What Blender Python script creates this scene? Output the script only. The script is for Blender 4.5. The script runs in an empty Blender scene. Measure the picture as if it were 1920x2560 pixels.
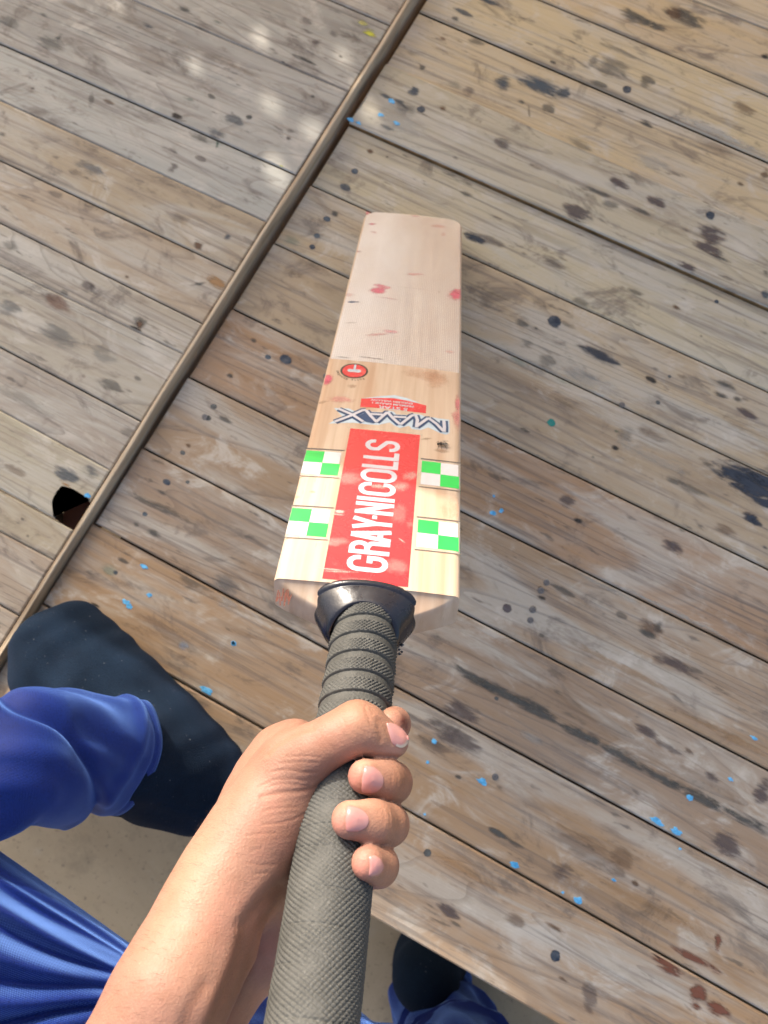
import bpy, bmesh, math, random
import numpy as np
from mathutils import Vector, Matrix
from mathutils.bvhtree import BVHTree
random.seed(7); RNG = np.random.default_rng(7)
SC = bpy.context.scene
COL = SC.collection

# ------------------------------------------------------------------ camera, world, sun, exposure
F = 1923.0; CX, CY = 960.0, 1280.0            # focal length in photo pixels, photo centre
H = 0.782                                      # camera height above the boards
_n = np.array([.02, .225, 1.0]); _n /= np.linalg.norm(_n)
WZ = -_n
WY = np.array([0, -1.0, 0]); WY = WY - (WY @ WZ) * WZ; WY /= np.linalg.norm(WY)
WX = np.cross(WY, WZ)
W = np.stack([WX, WY, WZ])                     # camera coords (x right, y down, z forward) -> world
ORG = np.array([0, 0, H])
def c2w(p): return np.asarray(p) @ W.T + ORG
def ray(px, py): return W @ np.array([(px - CX) / F, (py - CY) / F, 1.0])
def D(px, py, z=0.0):                          # pixel -> point on the horizontal plane z
    r = ray(px, py); t = (z - H) / r[2]; return ORG + t * r
def Q(px, py, depth): return ORG + depth * ray(px, py)

cam = bpy.data.cameras.new('camera'); camo = bpy.data.objects.new('camera', cam); COL.objects.link(camo)
m = Matrix.Identity(4)
for i, v in enumerate((W @ [1, 0, 0], W @ [0, -1, 0], W @ [0, 0, -1])):
    for j in range(3): m[j][i] = v[j]
m[0][3], m[1][3], m[2][3] = ORG
camo.matrix_world = m
cam.sensor_fit = 'VERTICAL'; cam.sensor_height = 36; cam.lens = 36 * F / 2560
cam.clip_start = .01; cam.clip_end = 500
cam.dof.use_dof = True; cam.dof.focus_distance = .40; cam.dof.aperture_fstop = 15
SC.camera = camo

SUN_EL, SUN_AZ = math.radians(30), math.radians(24)     # azimuth to the left of forward (+Y)
SUNV = np.array([-math.sin(SUN_AZ) * math.cos(SUN_EL), math.cos(SUN_AZ) * math.cos(SUN_EL), math.sin(SUN_EL)])
world = bpy.data.worlds.new('World'); SC.world = world; world.use_nodes = True
nt = world.node_tree
sky = nt.nodes.new('ShaderNodeTexSky'); sky.sky_type = 'NISHITA'; sky.sun_disc = False
sky.sun_elevation = SUN_EL; sky.sun_rotation = -SUN_AZ
sky.air_density = 1.0; sky.dust_density = 6.0; sky.ozone_density = 1.0
nt.links.new(sky.outputs[0], nt.nodes['Background'].inputs[0]); nt.nodes['Background'].inputs[1].default_value = 0.15
sun = bpy.data.lights.new('sun', 'SUN'); sun.energy = 2.35; sun.angle = math.radians(.5); sun.color = (1, .93, .84)
suno = bpy.data.objects.new('sun', sun); COL.objects.link(suno)
suno.rotation_euler = Vector(-SUNV).to_track_quat('-Z', 'Y').to_euler()
suno.location = (0, 0, 5)
SC.view_settings.view_transform = 'Standard'; SC.view_settings.look = 'None'
SC.view_settings.exposure = 1.05; SC.view_settings.gamma = 1

# ------------------------------------------------------------------ object helpers
WM = {}
def mat4(loc=(0, 0, 0), R=None):
    M = np.eye(4)
    if R is not None: M[:3, :3] = R
    M[:3, 3] = loc; return M
def rotz(a): c, s = math.cos(a), math.sin(a); return np.array([[c, -s, 0], [s, c, 0], [0, 0, 1.0]])
def place(o, M, parent):
    WM[o.name] = M
    if parent is not None:
        o.parent = parent; L = np.linalg.inv(WM[parent.name]) @ M
    else: L = M
    o.matrix_local = Matrix(L.tolist()) if False else Matrix([list(r) for r in L])
def thing(name, label, cat, M=None, group=None):
    o = bpy.data.objects.new(name, None); COL.objects.link(o); o.empty_display_size = .05
    place(o, mat4() if M is None else M, None)
    o['label'] = label; o['category'] = cat
    if group: o['group'] = group
    return o
def mk(name, V, Fc, mat, parent=None, M=None, smooth=False, world=True, uv=None, tint=None, color=None):
    """V in world coords (or local if world=False); M = object frame"""
    if M is None: M = WM[parent.name] if parent is not None else mat4()
    V = np.asarray(V, float)
    if world:
        Mi = np.linalg.inv(M); V = V @ Mi[:3, :3].T + Mi[:3, 3]
    me = bpy.data.meshes.new(name); me.from_pydata(V.tolist(), [], [tuple(int(i) for i in f) for f in Fc]); me.update()
    if smooth: me.polygons.foreach_set('use_smooth', [True] * len(me.polygons))
    if uv is not None:
        l = me.uv_layers.new(name='UVMap'); idx = np.zeros(len(me.loops), int); me.loops.foreach_get('vertex_index', idx)
        l.data.foreach_set('uv', np.asarray(uv, float)[idx].ravel())
    if tint is not None:
        a = me.color_attributes.new('tint', 'FLOAT_COLOR', 'POINT'); a.data.foreach_set('color', np.c_[tint, np.ones(len(V))].ravel())
    me.materials.append(mat)
    o = bpy.data.objects.new(name, me); COL.objects.link(o); place(o, M, parent)
    if color: o.color = color
    return o
def grid_faces(nu, nv, wrap=False):
    Fc = []
    for i in range(nu - 1):
        for j in range(nv if wrap else nv - 1):
            k = (j + 1) % nv
            Fc.append((i * nv + j, i * nv + k, (i + 1) * nv + k, (i + 1) * nv + j))
    return Fc

# ------------------------------------------------------------------ materials
def nodes(name, rough=.6, spec=.5):
    mt = bpy.data.materials.new(name); mt.use_nodes = True
    t = mt.node_tree; b = t.nodes['Principled BSDF']
    b.inputs['Roughness'].default_value = rough; b.inputs['Specular IOR Level'].default_value = spec
    return mt, t, b
def N(t, typ, **kw):
    n = t.nodes.new(typ)
    for k, v in kw.items():
        if k in ('operation', 'blend_type', 'data_type', 'noise_dimensions', 'feature', 'wave_type', 'bands_direction', 'attribute_name', 'distance', 'wave_profile', 'interpolation_type', 'clamp'):
            setattr(n, k, v)
        else: n.inputs[k].default_value = v
    return n
def coords(t, kind='Object', scale=(1, 1, 1), loc=(0, 0, 0), rand=False):
    tc = t.nodes.new('ShaderNodeTexCoord'); mp = t.nodes.new('ShaderNodeMapping')
    mp.inputs['Scale'].default_value = scale; mp.inputs['Location'].default_value = loc
    t.links.new(tc.outputs[kind], mp.inputs[0])
    if rand:
        oi = t.nodes.new('ShaderNodeObjectInfo'); mu = N(t, 'ShaderNodeMath', operation='MULTIPLY'); mu.inputs[1].default_value = 37.0
        t.links.new(oi.outputs['Random'], mu.inputs[0]); cb = t.nodes.new('ShaderNodeCombineXYZ')
        for i in range(3): t.links.new(mu.outputs[0], cb.inputs[i])
        t.links.new(cb.outputs[0], mp.inputs['Location'])
    return mp.outputs[0]
def noise(t, vec, scale=5, detail=4, rough=.55, dist=0):
    n = t.nodes.new('ShaderNodeTexNoise'); n.inputs['Scale'].default_value = scale; n.inputs['Detail'].default_value = detail
    n.inputs['Roughness'].default_value = rough; n.inputs['Distortion'].default_value = dist
    t.links.new(vec, n.inputs['Vector']); return n.outputs['Fac']
def ramp(t, fac, stops):
    r = t.nodes.new('ShaderNodeValToRGB'); e = r.color_ramp.elements
    while len(e) > len(stops): e.remove(e[-1])
    while len(e) < len(stops): e.new(1)
    for i, (p, c) in enumerate(stops):
        e[i].position = p; e[i].color = (*c, 1) if len(c) == 3 else c
    t.links.new(fac, r.inputs[0]); return r.outputs[0]
def mix(t, a, b, fac, mode='MIX'):
    n = t.nodes.new('ShaderNodeMix'); n.data_type = 'RGBA'; n.blend_type = mode; n.clamp_factor = True
    for sock, v in ((n.inputs[6], a), (n.inputs[7], b)):
        if isinstance(v, (tuple, list)): sock.default_value = (*v, 1) if len(v) == 3 else v
        else: t.links.new(v, sock)
    if isinstance(fac, (int, float)): n.inputs[0].default_value = fac
    else: t.links.new(fac, n.inputs[0])
    return n.outputs[2]
def rng(t, v, a, b, c=0, d=1, smooth=False):
    n = t.nodes.new('ShaderNodeMapRange'); n.inputs[1].default_value = a; n.inputs[2].default_value = b
    n.inputs[3].default_value = c; n.inputs[4].default_value = d
    if smooth: n.interpolation_type = 'SMOOTHSTEP'
    t.links.new(v, n.inputs[0]); return n.outputs[0]
def math_(t, op, a, b=None):
    n = t.nodes.new('ShaderNodeMath'); n.operation = op
    for i, v in enumerate((a, b)):
        if v is None: continue
        if isinstance(v, (int, float)): n.inputs[i].default_value = v
        else: t.links.new(v, n.inputs[i])
    return n.outputs[0]
def bump(t, b, h, strength=.3, dist=.001, prev=None):
    n = t.nodes.new('ShaderNodeBump'); n.inputs['Strength'].default_value = strength; n.inputs['Distance'].default_value = dist
    t.links.new(h, n.inputs['Height'])
    if prev is not None: t.links.new(prev, n.inputs['Normal'])
    t.links.new(n.outputs[0], b.inputs['Normal']); return n.outputs[0]

def wood_mat(name, worn=True):
    mt, t, b = nodes(name, .75, .25)
    oi = t.nodes.new('ShaderNodeObjectInfo')
    base = oi.outputs['Color']
    v1 = coords(t, 'Object', (2.2, 13, 4), rand=True)
    v2 = coords(t, 'Object', (5, 160, 20), rand=True)
    v3 = coords(t, 'Object', (9, 16, 9), rand=True)
    v4 = coords(t, 'Object', (3, 26, 6), rand=True)
    v5 = coords(t, 'Object', (30, 120, 30), rand=True)
    big = noise(t, v1, 1.3, 5, .6, 1.2)
    fine = noise(t, v2, 1.0, 5, .65, .3)
    mott = noise(t, v3, 1.6, 6, .68, .6)
    streak = noise(t, v4, 1.5, 6, .7, 1.5)
    speck = noise(t, v5, 1.0, 3, .6, .2)
    # growth rings: contour lines of a stretched noise
    rings = noise(t, coords(t, 'Object', (.55, 8.5, 3), rand=True), 1.0, 2, .45, .5)
    rg = math_(t, 'FRACT', math_(t, 'MULTIPLY', rings, 26))
    line = rng(t, rg, .0, .16, 0, 1)
    grey = mix(t, base, (.50, .485, .42), rng(t, big, .42, .66, 0, .7, True))
    c = mix(t, grey, (.135, .085, .052), rng(t, streak, .5, .76, 0, .5, True))
    c = mix(t, c, (.60, .57, .49), rng(t, mott, .52, .70, 0, .7, True))
    c = mix(t, c, (.10, .08, .065), rng(t, mott, .46, .31, 0, .65, True))
    c = mix(t, (.5, .43, .36), c, rng(t, fine, .3, .62, .72, 1), ) 
    c = mix(t, (.11, .095, .085), c, rng(t, fine, .33, .47, .45, 1))
    c = mix(t, (.09, .08, .07), c, rng(t, speck, .27, .36, .35, 1))
    c = mix(t, mix(t, c, (.10, .08, .07), .30), c, line)
    t.links.new(c, b.inputs['Base Color'])
    hh = math_(t, 'ADD', fine, math_(t, 'MULTIPLY', line, .5))
    n1 = bump(t, b, hh, .6, .0009)
    bump(t, b, mott, .25, .002, n1)
    return mt
WOOD = wood_mat('weathered_wood')

def simple(name, col, rough=.6, spec=.4, nscale=30, var=.15, bscale=200, bstr=.15, bdist=.0005, kind='Object', col2=None):
    mt, t, b = nodes(name, rough, spec)
    v = coords(t, kind)
    f = noise(t, v, nscale, 5, .6)
    c2 = col2 or tuple(x * (1 - var * 2) for x in col)
    t.links.new(mix(t, c2, col, rng(t, f, .3, .7, 0, 1)), b.inputs['Base Color'])
    if bstr: bump(t, b, noise(t, v, bscale, 4), bstr, bdist)
    return mt
STRIPW = None
def strip_mat():
    mt, t, b = nodes('edge_strip_wood', .92, .08)
    f = noise(t, coords(t, 'Object', (4, 120, 60)), 1, 5, .65, .4); g = noise(t, coords(t, 'Object', (6, 40, 40)), 1, 4)
    c = mix(t, (.36, .26, .16), (.72, .60, .43), rng(t, f, .3, .7))
    c = mix(t, c, (.12, .07, .04), rng(t, g, .55, .75, 0, .7))
    t.links.new(c, b.inputs['Base Color']); bump(t, b, f, .3, .0006); return mt
STRIPW = strip_mat()
DARKW = simple('dark_bearer_wood', (.15, .065, .04), .7, .3, 12, .3)

def stain_mat():
    mt, t, b = nodes('stain', .8, .2)
    oi = t.nodes.new('ShaderNodeObjectInfo'); uvn = t.nodes.new('ShaderNodeUVMap')
    ln = t.nodes.new('ShaderNodeVectorMath'); ln.operation = 'LENGTH'; t.links.new(uvn.outputs[0], ln.inputs[0])
    v = coords(t, 'Object', (36, 150, 40), rand=True); v2 = coords(t, 'Object', (120, 620, 140), rand=True)
    f = noise(t, v, 1.0, 5, .65, .5); f2 = noise(t, v2, 1.0, 3, .6)
    r = math_(t, 'ADD', ln.outputs['Value'], math_(t, 'MULTIPLY', math_(t, 'SUBTRACT', f, .5), 2.3))
    r = math_(t, 'ADD', r, math_(t, 'MULTIPLY', math_(t, 'SUBTRACT', f2, .5), .5))
    soft = rng(t, r, .92, .25, 0, 1, True)
    edge = rng(t, ln.outputs['Value'], 1.0, .7, 0, 1, True)
    a = math_(t, 'MULTIPLY', math_(t, 'MULTIPLY', soft, edge), oi.outputs['Alpha'])
    t.links.new(mix(t, oi.outputs['Color'], (.3, .28, .25), math_(t, 'MULTIPLY', f2, .22)), b.inputs['Base Color'])
    t.links.new(a, b.inputs['Alpha']); return mt
STAIN = stain_mat()
def round_mat():   # crisp round drops
    mt, t, b = nodes('paint_drop', .55, .3)
    oi = t.nodes.new('ShaderNodeObjectInfo'); uvn = t.nodes.new('ShaderNodeUVMap')
    ln = t.nodes.new('ShaderNodeVectorMath'); ln.operation = 'LENGTH'; t.links.new(uvn.outputs[0], ln.inputs[0])
    f = noise(t, coords(t, 'Object', (160, 260, 160), rand=True), 1.0, 4, .6)
    r = math_(t, 'ADD', ln.outputs['Value'], math_(t, 'MULTIPLY', math_(t, 'SUBTRACT', f, .5), .55))
    a = math_(t, 'MULTIPLY', rng(t, r, .82, .62, 0, 1, True), oi.outputs['Alpha'])
    t.links.new(mix(t, oi.outputs['Color'], (.25, .27, .28), rng(t, f, .35, .75, 0, .4)), b.inputs['Base Color'])
    t.links.new(a, b.inputs['Alpha']); return mt
DROP = round_mat()

# ------------------------------------------------------------------ floor
def floor_mat():
    mt, t, b = nodes('concrete_floor', .8, .3)
    v = coords(t)
    a = noise(t, v, 3.2, 6, .62, .4); c = noise(t, v, 18, 6, .65); d = noise(t, v, 140, 3, .6)
    col = mix(t, (.40, .29, .17), (.64, .49, .30), rng(t, a, .3, .72))
    col = mix(t, col, (.22, .17, .11), rng(t, c, .55, .8, 0, .6))
    col = mix(t, col, (.56, .46, .32), rng(t, c, .42, .25, 0, .5))
    col = mix(t, (.12, .095, .07), col, rng(t, d, .28, .4, .5, 1))
    t.links.new(col, b.inputs['Base Color']); bump(t, b, c, .3, .004); return mt
FZ = -.45
s = 30
fl = mk('floor', [(-s, -s, FZ), (s, -s, FZ), (s, s, FZ), (-s, s, FZ)], [(0, 1, 2, 3)], floor_mat()); fl['kind'] = 'structure'

# ------------------------------------------------------------------ two plank tables
GA = None
RS = [(1731, 0, 1920, 73, .7), (1353, 0, 1920, 239, 1.3), (1041, 27, 1920, 405, 1.8), (949, 156, 1920, 579, .45), (987, 363, 1920, 775, 1.1),
      (767, 457, 1920, 979, 1.5), (675, 602, 1920, 1188, 1.1), (579, 770, 1920, 1423, 1.6), (469, 941, 1920, 1656, 1.7),
      (356, 1119, 1920, 1926, 1.6), (237, 1310, 1920, 2219, 1.8), (301, 1620, 1920, 2538, 1.8), (900, 2274, 1392, 2560, 0)]
LS = [(320, 0, 871, 224, 1.1), (0, 116, 736, 428, 1.2), (0, 251, 668, 556, 1.0), (0, 401, 590, 679, 1.4), (0, 557, 509, 810, 1.5),
      (0, 663, 463, 887, .5), (0, 868, 355, 1055, 1.8), (27, 1030, 270, 1184, .5), (0, 1224, 176, 1320, 1.5), (0, 1335, 131, 1393, .9), (0, 1512, 39, 1536, 1.5)]
LZ = .0125
dirs = [D(c_, d_) - D(a_, b_) for a_, b_, c_, d_, _ in RS]
GA = float(np.mean([math.atan2(v[1], v[0]) for v in dirs]))
RG = rotz(GA); gx = RG[:, 0]; gy = RG[:, 1]
def loc2(p): return np.array([p @ gx, p @ gy])
def seam_line(sx, z):                          # y = a + b x in the grain-aligned frame
    p, q = loc2(D(sx[0], sx[1], z)), loc2(D(sx[2], sx[3], z))
    b = (q[1] - p[1]) / (q[0] - p[0]); b = max(-.012, min(.012, b)); mid = (p + q) / 2
    return mid[1] - b * mid[0], b, sx[4] * (.00118 if z == 0 else .00085)
b0, b1 = loc2(D(1016, 0, .014)), loc2(D(0, 1617, .014))      # left top edge of the strip
def strip_x(y): return b0[0] + (b1[0] - b0[0]) * (y - b0[1]) / (b1[1] - b0[1])
def lines(S, z, first=None):
    L = [seam_line(q, z) for q in S]
    L.sort(key=lambda l: -(l[0] + l[1] * (strip_x(0) + .3 * (1 if z == 0 else -1))))
    a0 = L[0][0]
    ext = [(a0 + .1 * (i + 1), 0, .0012) for i in range(4)][::-1]
    return ext + L
RL = lines(RS, 0.0); LL = lines(LS, LZ)
a_last = LL[-1][0]
for i in range(1, 3): LL.append((a_last - .105 * i, 0, .0014))
tones = {'r': [(.34, .25, .17), (.36, .27, .18), (.35, .26, .17), (.37, .29, .2), (.36, .27, .175), (.38, .30, .2), (.37, .285, .19), (.33, .28, .215), (.34, .285, .21), (.31, .235, .165),
               (.31, .255, .19), (.28, .19, .125), (.27, .2, .14), (.235, .175, .13), (.28, .195, .125), (.3, .2, .12)],
         'l': [(.27, .24, .2), (.27, .25, .22), (.28, .25, .21), (.26, .245, .215), (.25, .235, .21), (.30, .29, .26), (.30, .235, .16), (.31, .24, .17), (.30, .25, .19), (.29, .25, .195), (.26, .22, .18), (.31, .27, .2), (.29, .24, .17), (.28, .22, .165), (.29, .23, .175), (.29, .23, .17)]}
tones = {k: [(min(.66, r * (1.38 if k == 'r' else 1.36)), min(.6, g * (1.40 if k == 'r' else 1.41)), b * (1.30 if k == 'r' else 1.38)) for r, g, b in v] for k, v in tones.items()}
tones['r'] = [(r * 1.08, g * 1.12, b * 1.10) if i < 10 else (r * .98, g * .93, b * .88) for i, (r, g, b) in enumerate(tones['r'])]
def plank_mesh(poly, z, th=.021, ch=.0016):
    """poly: CCW corners in grain frame -> chamfered slab"""
    P = np.array(poly); n = len(P)
    ins = []
    for i in range(n):
        a, b, c = P[i - 1], P[i], P[(i + 1) % n]
        e1 = (b - a) / np.linalg.norm(b - a); e2 = (c - b) / np.linalg.norm(c - b)
        n1 = np.array([-e1[1], e1[0]]); n2 = np.array([-e2[1], e2[0]]); k = n1 + n2
        k = k / max(.35, (k @ n1)); ins.append(b + k * ch)
    V = [(*p, z) for p in ins] + [(*p, z - ch * .8) for p in P] + [(*p, z - th) for p in P]
    Fc = [tuple(range(n))]
    for i in range(n):
        j = (i + 1) % n
        Fc.append((i, n + i, n + j, j)); Fc.append((n + i, 2 * n + i, 2 * n + j, n + j))
    Fc.append(tuple(reversed(range(2 * n, 3 * n))))
    return V, Fc
GRIME_SHADE = simple('plank_side_grime_shade', (.075, .055, .038), .9, .1, 60, .3, 200, .3); EDGEW = simple('pale_plank_edge', (.62, .45, .27), .7, .3, 60, .2, 200, .3)  # dark side tone holds joint dirt plus gap shade put into the colour
BROWNE = simple('brown_plank_edge', (.42, .25, .11), .8, .2, 60, .3, 200, .3)
PLANKS = []
XR, XL = 1.25, -1.35
Mright = mat4(D(1200, 1300, 0) * [1, 1, 0] + [0, 0, FZ]); Mleft = mat4(D(200, 700, 0) * [1, 1, 0] + [0, 0, FZ])
tabR = thing('plank_table', 'weathered plank table on the right and under the bat, blue paint flecks along its gaps', 'table', Mright)
tabL = thing('plank_table', 'weathered plank table on the upper left, edged by a thin wooden strip, one plank broken', 'table', Mleft)
def build_planks(L, side, tab, z0):
    for i in range(len(L) - 1):
        (a0, s0, g0), (a1, s1, g1) = L[i], L[i + 1]
        dz = random.uniform(-.0006, .0006)
        if side == 'r' and i == 7: dz = .0035                 # the proud board whose edge shows
        z = z0 + dz
        def yt(x): return a0 + s0 * x - g0 / 1 * .5
        def yb(x): return a1 + s1 * x + g1 / 1 * .5
        if side == 'r':
            ym = (yt(0) + yb(0)) / 2
            gap = .0062 + max(0, min(.006, (ym - .0) * .012))
            xa = lambda y: strip_x(y) + gap + .003 - (.0025 if ym < 0 else 0)
            poly = [(xa(yb(0)), yb(xa(yb(0)))), (XR, yb(XR)), (XR, yt(XR)), (xa(yt(0)), yt(xa(yt(0))))]
        else:
            xb = lambda y: strip_x(y) - .0016
            poly = [(XL, yb(XL)), (xb(yb(0)), yb(xb(yb(0)))), (xb(yt(0)), yt(xb(yt(0)))), (XL, yt(XL))]
            hole = loc2(D(170, 1270, LZ))
            if yb(hole[0]) < hole[1] < yt(hole[0]):
                pts = [(137, 1294), (135, 1250), (145, 1231), (154, 1222), (163, 1231), (168, 1233), (177, 1225), (193, 1233), (210, 1245), (224, 1256)]
                pts = [((a_[0] * (4 - i_) + b_[0] * i_) / 4 + random.uniform(-1.6, 1.6) * (i_ > 0), (a_[1] * (4 - i_) + b_[1] * i_) / 4 + random.uniform(-1.6, 1.6) * (i_ > 0)) for a_, b_ in zip(pts[:-1], pts[1:]) for i_ in range(4)] + [pts[-1]]
                hp = [tuple(loc2(D(px, py, LZ))) for px, py in pts]
                x0 = hp[0][0]
                poly = [(XL, yb(XL)), (x0, yb(x0))] + hp + [(xb(hp[-1][1]), hp[-1][1] + .001)] + poly[2:]
        V, Fc = plank_mesh(poly, 0)
        org = np.array([poly[0][0] if side == 'r' else poly[1][0], (poly[0][1] + poly[-1][1]) / 2, 0])
        V = np.array(V) - [org[0], org[1], 0]
        M = mat4(RG @ np.array([org[0], org[1], 0]) + [0, 0, z], RG)
        tn = tones[side][min(i, len(tones[side]) - 1)]
        o = mk('plank', V, Fc, WOOD, tab, M, world=False, color=(*tn, 1))
        o.data.materials.append(EDGEW if (side == 'r' and i == len(L) - 2) else (BROWNE if side == 'r' and i == 7 else GRIME_SHADE))  # outer edge of the last board is paler
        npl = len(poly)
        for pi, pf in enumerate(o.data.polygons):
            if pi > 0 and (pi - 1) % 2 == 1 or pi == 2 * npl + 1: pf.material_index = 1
        PLANKS.append((o, poly, z, side, M))
build_planks(RL, 'r', tabR, 0.0)
build_planks(LL, 'l', tabL, LZ)
# edge strip of the left table
ys = np.linspace(3.0, -1.2, 60)
V = []
for y in ys:
    w = .0005 * math.sin(y * 31) + .0004 * math.sin(y * 77)
    xl = strip_x(y) + w * .5
    for dx, zz in ((.0006, -.03), (.0002, .0132), (.0008, .0140), (.0040 + w, .0140), (.0048 + w, .0128), (.0046, -.03)):
        V.append(RG @ np.array([xl + dx, y, 0]) + [0, 0, zz])
mk('edge_strip', V, grid_faces(60, 6, True), STRIPW, tabL, mat4(V[0], rotz(GA + math.pi / 2)), color=(1, 1, 1, 1))
# bearers and legs
def beam(name, x0, y0, x1, y1, w, z0, z1, mat, tab):
    a, b = np.array([x0, y0]), np.array([x1, y1]); d = (b - a) / np.linalg.norm(b - a); nn = np.array([-d[1], d[0]]) * w / 2
    P = [a - nn, b - nn, b + nn, a + nn]
    V = [RG @ np.array([*p, 0]) + [0, 0, z] for z in (z1, z0) for p in P]
    c = .003
    return mk(name, V, [(0, 1, 2, 3), (7, 6, 5, 4), (0, 4, 5, 1), (1, 5, 6, 2), (2, 6, 7, 3), (3, 7, 4, 0)], mat, tab)
REDW = simple('reddish_bearer_wood', (.42, .19, .12), .7, .3, 12, .3)
ymin = RL[-1][0]; ymax = RL[0][0]; lmin = LL[-1][0]
beam('gap_shade_sheet', strip_x(ymin) + .60, ymin + .012, strip_x(ymax) + .60, ymax - .02, 1.12, -.034, -.0235, DARKW, tabR)  # dark sheet added under the planks so the gaps look shaded
for k, xx in enumerate((.05, .62, 1.15)):
    beam('bearer', strip_x(ymin) + xx, ymin + .03, strip_x(ymax) + xx, ymax - .02, .045, -.072, -.0345, DARKW, tabR)
for k, xx in enumerate((-.022, -.55, -.95)):
    beam('bearer', strip_x(lmin) + xx, lmin + .03, strip_x(ymax) + xx, ymax - .02, .03, -.045, -.0225, REDW, tabL)
for tab, xs, y0 in ((tabR, (.05, 1.15), ymin), (tabL, (-.022, -.95), lmin)):
    for xx in xs:
        for yy in (y0 + .12, ymax - .1):
            p = RG @ np.array([strip_x(yy) + xx, yy, 0]); w = .02
            V = [(p[0] + a_, p[1] + b_, zz) for zz in (-.07, FZ) for a_, b_ in ((-w, -w), (w, -w), (w, w), (-w, w))]
            mk('leg', V, [(0, 1, 2, 3), (7, 6, 5, 4), (0, 4, 5, 1), (1, 5, 6, 2), (2, 6, 7, 3), (3, 7, 4, 0)], DARKW, tab)

# stains and paint marks, each clipped to the board it lies on
CK = {'K': (.075, .08, .075), 'B': (.055, .085, .115), 'I': (.02, .035, .06), 'V': (.105, .08, .08), 'N': (.16, .085, .045), 'R': (.19, .06, .03), 'G': (.04, .15, .11),
      'T': (.0, .27, .22), 'C': (.10, .42, .78), 'Y': (.62, .62, .05), 'W': (.52, .52, .47), 'O': (.42, .24, .10), 'D': (.025, .022, .02)}
def clip(poly, a, b, c):           # keep a*x+b*y+c >= 0
    out = []
    for i in range(len(poly)):
        p, q = poly[i], poly[(i + 1) % len(poly)]
        dp, dq = a * p[0] + b * p[1] + c, a * q[0] + b * q[1] + c
        if dp >= 0: out.append(p)
        if (dp >= 0) != (dq >= 0):
            t_ = dp / (dp - dq); out.append(tuple(np.array(p) + t_ * (np.array(q) - np.array(p))))
    return out
zc = [0]
def stain(px, py, ra, rb, key, al=.9, ang=0, drop=False):
    for (o, poly, z, side, M) in PLANKS:
        c = loc2(D(px, py, z))
        if side == 'r' and c[0] < strip_x(c[1]) or side == 'l' and c[0] > strip_x(c[1]): continue
        sc = np.linalg.norm(D(px + 1, py, z) - D(px, py, z))
        A, B = ra * sc * 1.25, rb * sc * 1.25
        ca, sa = math.cos(math.radians(-ang)), math.sin(math.radians(-ang))
        nn = 14
        E = [(c[0] + A * math.cos(q) * ca - B * math.sin(q) * sa, c[1] + A * math.cos(q) * sa + B * math.sin(q) * ca) for q in np.linspace(0, 2 * math.pi, nn, endpoint=False)]
        P = E; quad = [poly[0], poly[1], poly[-2], poly[-1]]
        for i in range(4):
            p, q = np.array(quad[i]), np.array(quad[(i + 1) % 4]); d = q - p; L_ = np.linalg.norm(d)
            nx, ny = -d[1] / L_, d[0] / L_
            P = clip(P, nx, ny, -(nx * p[0] + ny * p[1]) - .0013)
            if len(P) < 3: break
        if len(P) < 3: continue
        zc[0] += 1; zz = .00015 + (zc[0] % 40) * .000008
        P = np.array(P)
        rel = P - c; uu = (rel[:, 0] * ca + rel[:, 1] * sa) / A; vv = (-rel[:, 0] * sa + rel[:, 1] * ca) / B
        Vw = np.array([RG @ np.array([p[0], p[1], 0]) + [0, 0, z + zz] for p in P])
        Ms = mat4(Vw.mean(0), RG)
        mk('paint_mark' if drop else 'stain', Vw, [tuple(range(len(P)))], DROP if drop else STAIN, o, Ms, uv=np.c_[uu, vv], color=(*CK[key], al))
ST = []
def T_(ox, oy, sc, L):
    for e in L:
        x, y, a, b, k = e[:5]; al = e[5] if len(e) > 5 else .85; ang = e[6] if len(e) > 6 else 0
        ST.append((ox + x / sc, oy + y / sc, a / sc, b / sc, k, al, ang))
T_(0, 0, 2.592, [(1195, 65, 50, 25, 'K', .7), (1410, 140, 50, 12, 'G', .6), (960, 165, 60, 25, 'B', .7), (280, 95, 40, 12, 'K', .8), (330, 280, 110, 55, 'K', .5), (385, 240, 25, 30, 'K', .6), (60, 140, 80, 50, 'K', .45), (210, 575, 25, 14, 'V'),
 (590, 650, 60, 22, 'K', .5, 65), (710, 665, 45, 18, 'N', .6), (1145, 755, 38, 28, 'D', .9), (1230, 650, 55, 20, 'G', .5), (1370, 625, 30, 18, 'K', .6), (1520, 780, 70, 40, 'B', .55), (1615, 755, 22, 26, 'K'), (1290, 890, 90, 20, 'K', .5), (1400, 860, 70, 40, 'B', .5),
 (1410, 930, 38, 14, 'G', .8, 70), (1120, 1090, 35, 45, 'V', .6), (590, 1090, 120, 45, 'B', .5), (500, 1120, 60, 30, 'V', .5), (1150, 1410, 90, 40, 'V', .4), (1475, 1535, 28, 25, 'B', .8), (1280, 1600, 40, 35, 'N', .95), (1300, 1030, 40, 20, 'V', .5), (20, 870, 40, 20, 'K', .6), (360, 1260, 60, 30, 'V', .4), (70, 1590, 70, 40, 'K', .4),
 (500, 60, 160, 26, 'N', .35), (1000, 215, 300, 24, 'N', .3), (1450, 400, 260, 30, 'N', .35)])
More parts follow.
